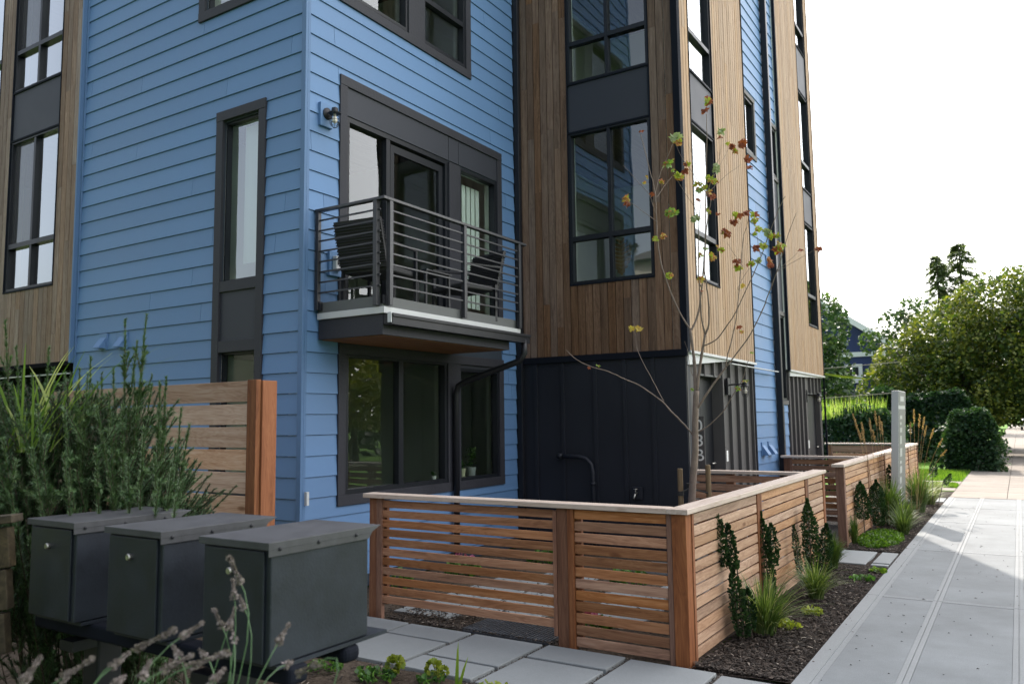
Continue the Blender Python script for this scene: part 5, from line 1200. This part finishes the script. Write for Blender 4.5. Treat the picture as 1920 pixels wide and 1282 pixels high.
for tp in TIPS:
    tip = Vector(tp); b_ = min(bases, key=lambda q: (q.xy-tip.xy).length+U(0, 0.5))
    pts = sprig(tip, b_); sm.tube(pts, [0.005*(1-k/8)+0.0010 for k in range(9)], 5)
    needles(pts[2:], 0.55, 1.3)
    for _ in range(24):
        s = U(0.25, 0.95); i = int(s*8); p = pts[i]; d = (pts[min(i+1, 8)]-pts[i-1]).normalized()
        o = Vector((U(-1, 1), U(-1, 1), U(-0.1, 0.9))).normalized(); l = U(0.10, 0.26)*(1.15-s*0.75)
        q = p+(d*0.9+o*0.5).normalized()*l*(0.6 if tip.x > -2.95 else 1.0)
        ps = [p.lerp(q, k/4)+Vector((0, 0, 0.02*math.sin(k/4*3.1))) for k in range(5)]
        sm.tube(ps, [0.0025, 0.002, 0.0015, 0.001, 0.001], 4, cap=False); needles(ps, 0.35+0.35*rnd.random())
for _ in range(2100):   # interior and lower growth
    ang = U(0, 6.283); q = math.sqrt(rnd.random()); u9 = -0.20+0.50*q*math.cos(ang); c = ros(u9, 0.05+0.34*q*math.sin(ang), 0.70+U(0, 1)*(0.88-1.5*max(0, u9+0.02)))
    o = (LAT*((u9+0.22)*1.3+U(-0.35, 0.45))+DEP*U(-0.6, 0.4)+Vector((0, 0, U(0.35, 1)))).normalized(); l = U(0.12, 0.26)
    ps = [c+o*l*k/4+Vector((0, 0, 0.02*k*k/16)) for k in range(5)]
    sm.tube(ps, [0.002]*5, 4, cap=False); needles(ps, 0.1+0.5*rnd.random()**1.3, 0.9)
for _ in range(70):    # bare woody stems near the ground
    b_ = rnd.choice(bases); e = b_+LAT*U(-0.4, 0.4)+DEP*U(-0.3, 0.2)+Vector((0, 0, U(0.6, 0.95))); sm.tube(sprig(e, b_, curve=0.3), [0.009*(1-k/9) for k in range(9)], 5)
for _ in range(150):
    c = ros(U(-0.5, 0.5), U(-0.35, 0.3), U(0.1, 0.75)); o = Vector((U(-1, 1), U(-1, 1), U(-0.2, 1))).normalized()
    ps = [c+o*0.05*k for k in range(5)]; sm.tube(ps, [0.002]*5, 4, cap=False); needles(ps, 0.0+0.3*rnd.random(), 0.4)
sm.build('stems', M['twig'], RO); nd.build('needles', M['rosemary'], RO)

# bright grass at far left, among the rosemary
mb = MB()
for _ in range(42):
    b_ = Vector((-3.26+U(-0.10, 0.10), 1.66+U(-0.08, 0.08), 1.50)); L = U(0.22, 0.60)
    k0 = U(-0.35, 1.15); out = Vector((0.845*k0, 0.534*k0-0.05, 0))
    t_ = rnd.random()
    pts = [b_+out*L*0.95*(k/6)**1.15+Vector((0, 0, L*(k/6)*0.95-0.22*L*(k/6)**2.4)) for k in range(7)]
    pv_ = Vector((0.62, 0.78, 0)).normalized(); pv_ = (pv_*0.7+Vector((0, 0, 0.5))).normalized()
    for k in range(6):
        w0 = 0.0048*(math.sin(math.pi*(0.15+0.85*k/6)))+0.0008; w1 = 0.0048*(math.sin(math.pi*(0.15+0.85*(k+1)/6)))+0.0004
        mb.add([tuple(pts[k]-pv_*w0), tuple(pts[k]+pv_*w0), tuple(pts[k+1]+pv_*w1), tuple(pts[k+1]-pv_*w1)], [(0, 1, 2, 3)], t_)
tag(mb.build('bamboo_grass', M['blade_bright']), 'bright yellow-green broad grass blades arching out of the bush at the far left', 'grass clump')

# lavender
LAVT = thing('lavender_plant', 'lavender with dry grey-purple flower spikes leaning in front of the mailboxes', 'plant', (-1.55, 0.85, 0))
hm = MB(); stm = MB(); root = Vector((-1.50, 0.80, 0.0))
for tip, bs in LAV:
    a = Vector(tip); b_ = Vector(bs); d = (a-b_); L = d.length; d.normalize()
    n = max(60, int(L*3200))
    for _ in range(n):
        s = rnd.random(); k = 0.55+0.45*math.cos(s*L*95); r_ = 0.0060*k*(1-0.35*s)
        p = b_.lerp(a, s)+Vector((U(-1, 1), U(-1, 1), U(-1, 1))).normalized()*r_
        leaf(hm, p, U(0.005, 0.009), rnd.random(), 1.7, d=(d*0.7+(p-b_.lerp(a, s))*60).normalized())
    r0 = root+Vector((U(-0.2, 0.15), U(-0.1, 0.15), 0.25)); e0 = b_-d*0.02; mid = b_-d*0.22+Vector((0, 0, -0.02))
    ps = [r0*(1-s)**2+mid*2*s*(1-s)+e0*s*s for s in [k/10 for k in range(11)]]+[b_, b_.lerp(a, 0.6)]
    stm.tube(ps, 0.0011, 5, U(0, 0.6))
for _ in range(170):   # leaves and extra stems low down
    p = root+Vector((U(-0.45, 0.25), U(-0.15, 0.25), U(0.2, 0.5))); q = p+Vector((U(-0.05, 0.05), U(-0.03, 0.05), U(0.15, 0.38))); stm.tube([p, p.lerp(q, 0.5), q], [0.0014, 0.0012, 0.0008], 4, rnd.random())
for _ in range(1500):
    p = root+Vector((U(-0.5, 0.3), U(-0.1, 0.35), U(0.15, 0.50))); leaf(stm, p, U(0.02, 0.045), rnd.random(), 7, d=Vector((U(-.6, .6), U(-.6, .6), 1)).normalized())
hm.build('flower_spikes', M['lav'], LAVT); stm.build('stems', M['lavstem'], LAVT)

# young maple with its stakes
MP = thing('young_maple', 'slender young maple with sparse green, yellow and rust-red leaves inside the fenced yard', 'tree', (-2.54, 7.03, 0))
tk = MB(); r0, r1, L = BR[0]; P0 = [Vector(p) for p in L]; n = len(P0)
tk.tube(P0, [0.034+(0.024-0.034)*k/(n-1) for k in range(n)], 10); tk.build('trunk', M['bark'], MP, smooth=True)
bm_ = MB()
def refine(ps, amp):
    out = []
    for i in range(len(ps)-1):
        for k in range(4):
            s = k/4; p0 = ps[max(i-1, 0)]; p1 = ps[i]; p2 = ps[i+1]; p3 = ps[min(i+2, len(ps)-1)]
            q = 0.5*((2*p1)+(-p0+p2)*s+(2*p0-5*p1+4*p2-p3)*s*s+(-p0+3*p1-3*p2+p3)*s**3)
            out.append(q+Vector((U(-1, 1), U(-1, 1), U(-1, 1)))*amp*(0 if i == 0 and k == 0 else 1))
    return out+[ps[-1]]
for r0, r1, L in BR[1:]:
    ps = refine([Vector(p) for p in L], 0.0018); n = len(ps); bm_.tube(ps, [(r0+(r1-r0)*(k/(n-1))**0.8)*(1.18 if k % 5 == 2 else 1) for k in range(n)], 7)
bm_.build('branches', M['bark'], MP, smooth=True)
LOBES = [(0, -0.05), (0.28, -0.12), (0.50, 0.02), (0.36, 0.10), (0.72, 0.30), (0.50, 0.36), (0.62, 0.66), (0.34, 0.52), (0.22, 0.62), (0.20, 0.80), (0.0, 1.0)]
OUT = LOBES+[(-x, y) for x, y in reversed(LOBES[1:-1])]
TC = {'g': (0.76, 0.9), 'y': (0.58, 0.68), 'Y': (0.44, 0.52), 'o': (0.22, 0.42), 'r': (0.02, 0.18), 'w': (0.95, 1.0), 'm': None}
cm = MB()
for x, y, z, s, c in LV:
    for rep in range(1 if s < 0.05 else 2):
        p = Vector((x, y, z))+Vector((U(-1, 1), U(-1, 1), U(-1, 1)))*s*0.25*rep
        yaw = U(-0.9, 0.9)+0.58; tilt = U(-0.5, 0.9); roll = U(-0.8, 0.8)+math.pi*(rnd.random() < 0.75)
        mt = Matrix.Rotation(yaw, 4, 'Z') @ Matrix.Rotation(math.pi/2+tilt-0.5, 4, 'X') @ Matrix.Rotation(roll, 4, 'Z')
        cv = U(-0.5, 0.7); cw = U(-0.6, 0.6); ctr = mt @ Vector((0, 0.35*s*2, 0)); S = s*0.98
        def LP(u_, v_): return tuple(p + mt @ Vector((u_*S, (v_-0.4)*S, S*1.2*(cv*u_*u_+cw*(v_-0.4)**2*0.8+0.12*math.sin(u_*9)))))
        cen = LP(0, 0.30); base = len(cm.v); k_ = len(OUT)
        cm.v.append(cen)
        for (u_, v_) in OUT: cm.v.append(LP(u_*U(0.9, 1.05), v_*U(0.92, 1.05)))
        for i in range(k_):
            rim = abs(OUT[i][0])+abs(OUT[i][1]-0.3)
            if c == 'm': tt = 0.62+U(-0.05, 0.05) if i < k_*0.5 else U(0.05, 0.3)
            else:
                lo, hi = TC[c]; tt = U(lo, hi)
                if c in 'yg' and rnd.random() < 0.18: tt = U(0.15, 0.45)
                if c == 'o' and rnd.random() < 0.25: tt = 0.6
            cm.f.append((base, base+1+i, base+1+(i+1) % k_)); cm.t.append(tt)
cm.build('crown', M['maple'], MP)
for (sx, sy, sz, lb) in ((-2.613, 6.955, 1.15, 'round wooden tree stake left of the maple trunk'), (-2.40, 7.09, 1.18, 'round wooden tree stake right of the maple trunk')):
    mb = MB(); mb.tube([(sx, sy, -0.05), (sx, sy, sz-0.01), (sx, sy, sz)], [0.024, 0.024, 0.020], 12); tag(mb.build('tree_stake', M['stake'], smooth=False), lb, 'stake', 'stakes holding the young maple')
mb = MB(); mb.tube([(-2.613, 6.93, 0.935), (-2.57, 6.97, 0.955), (-2.53, 7.0, 0.985), (-2.49, 7.04, 0.955), (-2.40, 7.07, 0.93)], 0.008, 6)
mb.lathe((-2.545, 7.03, 0.965), [(0.036, 0), (0.038, 0.02), (0.036, 0.05)], 12); mb.lathe((-2.613, 6.955, 0.91), [(0.030, 0), (0.031, 0.04)], 12)
tag(mb.build('tree_tie', M['tie']), 'black rubber tie strapping the maple trunk to its stakes', 'tree tie')

# ------------------------------------------------------------------ background vegetation
def foliage(blobs, n, s, seed, tb=0.5, flat=1.0, sun_dir=None, shell=0.55):
    r = random.Random(seed); mb = MB(); vols = [b[3]*b[4]*b[5] for b in blobs]; tot = sum(vols)
    for b, v in zip(blobs, vols):
        cx, cy, cz, rx, ry, rz = b
        for _ in range(int(n*v/tot)):
            while True:
                x, y, z = r.uniform(-1, 1), r.uniform(-1, 1), r.uniform(-1, 1); q = math.sqrt(x*x+y*y+z*z)
                if 0.05 < q <= 1: break
            k = (q**shell)/q
            p = Vector((cx+x*k*rx, cy+y*k*ry, cz+z*k*rz))
            nz = noise.noise(p*(1.6/max(0.5, min(rx, rz)))+Vector((seed, 0, 0)))+0.5*noise.noise(p*(5/max(0.5, min(rx, rz))))
            if nz < -0.16: continue
            if nz > 0.05: p += Vector((x, y, z)).normalized()*0.12*rx
            d = Vector((r.uniform(-1, 1), r.uniform(-1, 1), r.uniform(-0.8, 0.5))).normalized(); a = d.cross(Vector((r.uniform(-1, 1), r.uniform(-1, 1), r.uniform(-1, 1)))).normalized()
            l = s*r.uniform(0.6, 1.4); a = a*l*0.38
            mb.add([tuple(p-d*l*0.5), tuple(p+a), tuple(p+d*l*0.5), tuple(p-a)], [(0, 1, 2, 3)], min(1, max(0, tb+r.uniform(-0.3, 0.3)+0.5*nz)))
    return mb
def tree(name, label, base, trunk_h, tr, blobs, n, s, mat, seed, cat='tree', group=None, tb=0.5, shell=0.55):
    t = thing(name, label, cat, base, group)
    mb = MB(); b = Vector(base); top = b+Vector((0.2, 0.1, trunk_h))
    mb.tube([b-Vector((0, 0, 0.1)), b.lerp(top, 0.4)+Vector((0.05, 0, 0)), top], [tr, tr*0.8, tr*0.5], 9)
    r = random.Random(seed+5)
    for bl in blobs:
        c = Vector(bl[:3]); st_ = b.lerp(top, r.uniform(0.45, 1)); md = st_.lerp(c, 0.5)+Vector((r.uniform(-.2, .2), r.uniform(-.2, .2), -0.1)); mb.tube([st_, md, c], [tr*0.4, tr*0.25, tr*0.08], 6)
        for _ in range(3):
            e = c+Vector((r.uniform(-1, 1)*bl[3], r.uniform(-1, 1)*bl[4], r.uniform(-.3, 1)*bl[5]))*0.8; mb.tube([md, md.lerp(e, 0.6), e], [tr*0.18, tr*0.10, tr*0.03], 5)
    mb.build('trunk', M['bark_dark'], t, smooth=True)
    foliage(blobs, n, s, seed, tb, shell=shell).build('crown', M[mat], t)
    return t
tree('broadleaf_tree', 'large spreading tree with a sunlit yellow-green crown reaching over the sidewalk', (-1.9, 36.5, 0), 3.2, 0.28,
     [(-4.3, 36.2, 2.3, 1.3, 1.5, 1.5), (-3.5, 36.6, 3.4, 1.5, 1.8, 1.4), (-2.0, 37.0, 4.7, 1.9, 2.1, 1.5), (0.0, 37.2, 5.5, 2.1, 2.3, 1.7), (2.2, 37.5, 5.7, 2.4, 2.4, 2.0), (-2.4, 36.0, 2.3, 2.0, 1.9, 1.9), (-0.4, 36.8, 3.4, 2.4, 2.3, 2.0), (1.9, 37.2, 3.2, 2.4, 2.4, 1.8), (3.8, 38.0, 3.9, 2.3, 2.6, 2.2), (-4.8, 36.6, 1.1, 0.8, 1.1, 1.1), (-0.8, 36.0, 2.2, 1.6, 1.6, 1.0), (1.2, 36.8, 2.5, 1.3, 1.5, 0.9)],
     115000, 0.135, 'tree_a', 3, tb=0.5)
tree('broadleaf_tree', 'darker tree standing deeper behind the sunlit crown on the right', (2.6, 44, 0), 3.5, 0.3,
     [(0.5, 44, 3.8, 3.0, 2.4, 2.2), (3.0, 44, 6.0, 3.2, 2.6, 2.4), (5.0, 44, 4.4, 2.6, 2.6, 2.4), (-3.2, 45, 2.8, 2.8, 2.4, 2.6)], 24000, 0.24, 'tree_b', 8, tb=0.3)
tree('broadleaf_tree', 'green tree just beyond the far corner of the building', (-6.6, 31.5, 0), 2.8, 0.2,
     [(-6.3, 31.5, 4.9, 1.1, 1.2, 1.3), (-6.8, 31.8, 3.3, 1.6, 1.5, 1.5), (-7.6, 31.5, 4.9, 1.2, 1.2, 1.5), (-5.9, 31.2, 2.4, 0.9, 1.0, 0.9)], 14000, 0.16, 'tree_b', 12, tb=0.65)
tree('shrub_tree', 'loose-branched small tree in front of the navy house gable', (-5.0, 38.5, 0), 3.0, 0.10,
     [(-5.1, 38.5, 4.9, 0.75, 0.7, 0.7), (-4.3, 38.6, 5.6, 0.7, 0.7, 0.7), (-3.6, 38.6, 6.1, 0.7, 0.7, 0.6)], 1500, 0.17, 'tree_b', 15, tb=0.7, shell=0.9)
def conifer(label, x, y, h, r, seed):
    t = thing('conifer_tree', label, 'tree', (x, y, 0), 'distant conifers')
    mb = MB(); mb.tube([(x, y, 0), (x, y, h)], [0.35, 0.03], 7); mb.build('trunk', M['bark_dark'], t)
    rr = random.Random(seed); mb = MB()
    for k in range(170):
        z = h*(0.25+0.74*(k/170)); L = r*(1-(z/h))**0.7*rr.uniform(0.6, 1.3)+0.22; a = rr.uniform(0, 6.28)
        for j in range(14):
            s = (j+1)/14; p = Vector((x+math.cos(a)*L*s, y+math.sin(a)*L*s, z-0.28*L*s+rr.uniform(-.1, .1)))
            for q in range(2):
                d = Vector((math.cos(a)+rr.uniform(-.7, .7), math.sin(a)+rr.uniform(-.7, .7), rr.uniform(-0.9, 0.1))).normalized(); w_ = d.cross(Vector((0, 0, 1))).normalized()*0.10
                mb.add([tuple(p-w_), tuple(p+w_), tuple(p+d*rr.uniform(0.45, 0.9))], [(0, 1, 2)], rr.random())
    mb.build('foliage', M['conifer'], t)
conifer('left one of the two distant dark conifers above the treetops', -5.25, 78, 15.6, 3.6, 1)
conifer('right one of the two distant dark conifers, slightly taller', -3.55, 79, 16.7, 4.2, 2)
def hedge(name, label, x0, x1, y0, y1, h, n, s, mat, seed, cat='hedge', tb=0.4, group=None):
    t = thing(name, label, cat, ((x0+x1)/2, (y0+y1)/2, 0), group); r = random.Random(seed); mb = MB()
    for _ in range(n):
        f_ = r.random(); x = r.uniform(x0, x1); y = r.uniform(y0, y1); z = h*r.random()
        if f_ < 0.35: z = h*(1+0.0)+r.uniform(-0.25, 0.05)
        elif f_ < 0.75: y = y0+abs(r.gauss(0, 0.20))
        elif f_ < 0.9: x = (x1 if r.random() < 0.5 else x0)+r.gauss(0, 0.1)
        p = Vector((x, y, z)); nz = noise.noise(p*1.3+Vector((seed, 0, 0)))
        p += Vector((0.2*nz, -0.35*nz, 0.40*nz*(z/h)))
        ex = min(1, min(x-x0, x1-x)/0.35+0.3); p.z *= (0.75+0.25*max(0, ex))
        d = Vector((r.uniform(-1, 1), r.uniform(-1, 0.4), r.uniform(-0.3, 1))).normalized(); a = d.cross(Vector((r.uniform(-1, 1), r.uniform(-1, 1), r.uniform(-1, 1)))).normalized()
        l = s*r.uniform(0.6, 1.4); a = a*l*0.36; mb.add([tuple(p-d*l*.5), tuple(p+a), tuple(p+d*l*.5), tuple(p-a)], [(0, 1, 2, 3)], min(1, max(0, tb+r.uniform(-.35, .35)+0.4*nz)))
    mb.build('foliage', M[mat], t)
    q = MB()
    for k in range(int((x1-x0)/0.5)+1):
        xx = x0+0.2+k*0.5; q.tube([(xx, (y0+y1)/2, 0), (xx+0.05, (y0+y1)/2, h*0.5), (xx-0.05, (y0+y1)/2, h*0.85)], [0.04, 0.03, 0.01], 6)
    q.build('stems', M['bark_dark'], t); return t
hedge('hedge', 'long dark hedge with a sunlit top beyond the far divider fence', -7.0, -2.9, 24.2, 25.6, 1.62, 16000, 0.12, 'tree_b', 4, tb=0.3)
hedge('hedge', 'rounded dark green hedge clump beside the sidewalk below the big tree', -1.85, -0.60, 26.4, 28.0, 1.62, 13000, 0.11, 'tree_b', 6, tb=0.35)
hedge('hedge', 'shadowy undergrowth beneath the big tree behind the rounded hedge', -4.8, -1.4, 31.0, 32.5, 2.3, 12000, 0.15, 'tree_b', 9, tb=0.15)
mb = MB(); r = random.Random(9)
for _ in range(900):
    x = r.uniform(-7, -3.2); y = r.uniform(24.4, 25.4); z = 1.5; hgt = r.uniform(0.2, 0.75); lx = r.uniform(-.12, .12)
    mb.add([(x-0.012, y, z), (x+0.012, y, z), (x+lx, y+r.uniform(-.1, .1), z+hgt)], [(0, 1, 2)], r.random())
tag(mb.build('hedge_shoots', M['blade_bright']), 'spiky yellow-green shoots standing above the dark hedge', 'shoots', None, 'stuff')
# lawn strips
mb = MB(); r = random.Random(10)
for _ in range(26000):
    if r.random() < 0.55: x = r.uniform(-4.6, -1.28); y = r.uniform(22.35, 26.5)
    else: x = r.uniform(-3.6, -1.28); y = r.uniform(20.3, 21.28)
    if x > -1.35 and r.random() < .5: continue
    h = r.uniform(0.03, 0.075); lx, ly = r.uniform(-.03, .03), r.uniform(-.03, .03)
    mb.add([(x-0.008, y, -0.01), (x+0.008, y, -0.01), (x+lx, y+ly, h)], [(0, 1, 2)], r.random())
tag(mb.build('lawn_grass', M['grass']), 'bright sunlit lawn blades on both sides of the narrow concrete walk', 'grass', None, 'stuff')
g2 = MB(); g2.quad((-12, 19.5, -0.012), (-1.27, 19.5, -0.012), (-1.27, 40, -0.012), (-12, 40, -0.012)); struct('lawn', g2, M['lawn'])
g3 = MB(); g3.quad((0.66, -5, -0.015), (1.75, -5, -0.015), (1.75, 150, -0.015), (0.66, 150, -0.015)); struct('verge', g3, M['lawn'])

# navy house beyond
HS = thing('house', 'navy shingled house with white gable trim partly hidden by trees', 'house', (-9, 47, 0))
mb = MB(); mb.box(-14, -4.6, 46, 54, 0, 4.45)
mb.add([(-14, 46, 4.45), (-4.6, 46, 4.45), (-9.3, 46, 7.9), (-14, 54, 4.45), (-4.6, 54, 4.45), (-9.3, 54, 7.9)], [(0, 1, 2), (3, 5, 4), (0, 3, 4, 1)]); mb.build('wall', M['navy'], HS)
mb = MB(); mb.add([(-14.6, 45.5, 4.15), (-9.3, 45.5, 8.05), (-3.9, 45.5, 4.15), (-14.6, 54.5, 4.15), (-9.3, 54.5, 8.05), (-3.9, 54.5, 4.15)], [(0, 3, 4, 1), (1, 4, 5, 2)]); mb.build('roof', M['roof'], HS)
mb = MB(); mb.obox((-3.8, 45.4, 4.15), (-9.3, 45.4, 8.12), 0.12, 0.30); mb.obox((-14.8, 45.4, 4.15), (-9.3, 45.4, 8.12), 0.12, 0.30); mb.box(-14, -4.6, 45.9, 46.0, 4.75, 5.0); mb.build('trim', M['white'], HS)
w_ = MB(); w_.box(-8.5, -6.9, 45.85, 45.99, 3.35, 4.35); w_ = w_.build('window', M['white'], HS); ROOT[w_.name] = ROOT[HS.name]
q = MB()
for k in range(4): q.box(-8.35+k*0.33, -8.08+k*0.33, 45.82, 45.86, 3.75, 4.2)
q.build('pane', M['frame'], w_)
mb = MB(); mb.box(-11, -3.2, 43.5, 46, 2.55, 2.75); mb.box(-11, -3.2, 43.4, 43.5, 2.45, 2.8); mb.build('porch_roof', M['roof'], HS)
for k in range(4): mb = MB(); mb.box(-10.8+k*2.4, -10.6+k*2.4, 43.6, 43.8, 0, 2.45); mb.build('porch_post', M['white'], HS)
# overhead wires beyond the building
for z0, z1, l in ((3.05, 3.35, 'upper pale service wire crossing beyond the building corner'), (2.1, 2.35, 'lower pale service wire crossing above the hedge')):
    mb = MB(); mb.tube([(-9, 27, z0), (-6, 28, (z0+z1)/2-0.05), (-3.2, 29, z1)], 0.013, 5); tag(mb.build('service_wire', M['wire']), l, 'wire', 'service wires')
# parked car far down the street
CR = thing('parked_car', 'distant pale car parked at the end of the tree-shaded sidewalk', 'car', (0.9, 95, 0))
mb = MB(); mb.box(0.0, 1.8, 93, 97.2, 0.35, 0.95); mb.add([(0.1, 93.8, 0.95), (1.7, 93.8, 0.95), (1.7, 96.8, 0.95), (0.1, 96.8, 0.95), (0.25, 94.5, 1.45), (1.55, 94.5, 1.45), (1.55, 96.2, 1.45), (0.25, 96.2, 1.45)], [(4,5,6,7),(0,1,5,4),(1,2,6,5),(2,3,7,6),(3,0,4,7)])
mb.build('body', M['car'], CR, bevel=0.08)
mb = MB(); mb.add([(0.3, 93.95, 1.0), (1.5, 93.95, 1.0), (1.42, 94.42, 1.38), (0.38, 94.42, 1.38)], [(0, 1, 2, 3)]); mb.build('windscreen', M['frame'], CR)
for x in (0.05, 1.55):
    for y in (93.9, 96.3): mb = MB(); mb.lathe((x, y, 0.33), [(0.33, 0), (0.33, 0.2)], 16, axis='X'); mb.build('wheel', M['tyre'], CR)
tree('broadleaf_tree', 'sunlit trees closing the view at the far end of the sidewalk', (4, 110, 0), 5, 0.4, [(-2, 110, 5, 5, 3, 4), (5, 112, 6, 6, 4, 5), (12, 112, 6, 6, 4, 5), (-10, 112, 5, 6, 4, 4)], 9000, 0.6, 'tree_a', 21, tb=0.6)

# ------------------------------------------------------------------ neighbours mirrored in the glass, and unseen ones added to shape daylight (behind and beside the camera)
NB = thing('neighbour_house', 'beige gabled house with a dark roof across the side yard, mirrored in upper left windows', 'house', (-19, -6, 0))
mb = MB(); mb.box(-25, -15, -12, -1.5, 0, 3.4); mb.add([(-15, -12, 3.4), (-15, -1.5, 3.4), (-15, -6.7, 5.8), (-25, -12, 3.4), (-25, -1.5, 3.4), (-25, -6.7, 5.8)], [(0, 1, 2), (3, 5, 4)]); mb.build('wall', M['render'], NB)
mb = MB(); mb.add([(-14.6, -12.6, 3.1), (-14.6, -6.7, 5.95), (-25.4, -6.7, 5.95), (-25.4, -12.6, 3.1), (-14.6, -0.9, 3.1), (-25.4, -0.9, 3.1)], [(0, 1, 2, 3), (1, 4, 5, 2)]); mb.build('roof', M['roof'], NB)
for y in (-9.5, -4.0): mb = MB(); mb.box(-15.0, -14.93, y-0.6, y+0.6, 1.0, 2.3); w2 = mb.build('window', M['white'], NB)
tree('street_tree', 'street tree with yellowing leaves across the road, mirrored in the lower window', (12.0, 24.5, 0), 3.0, 0.2, [(12, 24.5, 3.6, 2.4, 2.6, 2.0), (12.5, 27, 3.2, 2.4, 2.4, 1.8)], 9000, 0.22, 'tree_a', 31, group='street trees across the road', tb=0.8)
tree('street_tree', 'round dark street tree across the road behind the camera', (13.0, -4, 0), 3.0, 0.2, [(13, -4, 4.5, 3.2, 3.2, 2.8)], 7000, 0.26, 'tree_b', 33, group='street trees across the road')
tree('garden_tree', 'unseen garden tree added behind the camera to block southern sky', (-7, -9, 0), 3.0, 0.25, [(-7, -9, 4.2, 3.0, 2.6, 2.6), (-3, -10, 3.6, 2.6, 2.4, 2.4)], 11000, 0.26, 'tree_b', 35)  # out-of-view crowns added to cut sky light from the south walls

def rowhouse(label, x0, x1, y0, y1, h, mat, grp, west=True):
    t = thing('row_house', label, 'house', ((x0+x1)/2, (y0+y1)/2, 0), grp)
    mb = MB(); mb.box(x0, x1, y0, y1, 0, h); mb.build('wall', M[mat], t)
    mb = MB(); mb.box(x0-0.4, x1+0.4, y0-0.4, y1+0.4, h+0.003, h+0.25); mb.build('roof', M['roof'], t)
    for k in range(int((y1-y0)/3.2) if west else int((x1-x0)/3.2)):
        for z in [1.0+3*j for j in range(int(h/3))]:
            mb = MB()
            if west: mb.box(x0-0.05, x0-0.003, y0+1+k*3.2, y0+2.5+k*3.2, z, z+1.5)
            else: mb.box(x0+1+k*3.2, x0+2.5+k*3.2, y1+0.003, y1+0.05, z, z+1.5)
            mb.build('window', M['frame'], t)
for i, (y0, y1, h) in enumerate(((-12, 0, 6.5), (3, 16, 7.5))):  # unseen pale walls added to bounce light onto the street face
    rowhouse(('first', 'second', 'third', 'fourth')[i]+' unseen pale house added across the road to bounce light, counted from behind the camera', 15.5, 26, y0, y1, h, 'white', 'houses added across the road to bounce light')
rowhouse('unseen apartment block added behind the camera to block southern sky', -13, -1.5, -22, -10, 7.5, 'render', None, west=False)  # placed out of view to darken the south-facing walls

hedge('hedge', 'high dark hedge across the road, mirrored in the lower window', 16.0, 18.0, 21, 48, 5.5, 16000, 0.45, 'tree_b', 41, tb=0.1)

# leaf litter and grit lying on the pavement
mb = MB()
for _ in range(260):
    x = -1.25+1.85*rnd.random()**1.5; y = U(3.5, 17); s = U(0.004, 0.011)*(1.0 if rnd.random() < .9 else 2.0); a = U(0, 3.14); c_, s_ = math.cos(a), math.sin(a)
    mb.add([(x-c_*s, y-s_*s, 0.004), (x+s_*s*.6, y-c_*s*.6, 0.006), (x+c_*s, y+s_*s, 0.004), (x-s_*s*.6, y+c_*s*.6, 0.009)], [(0, 1, 2, 3)], U(0, 0.99))
tag(mb.build('pavement_litter', M['chips']), 'specks of leaf litter and grit scattered over the sidewalk', 'litter', None, 'stuff')
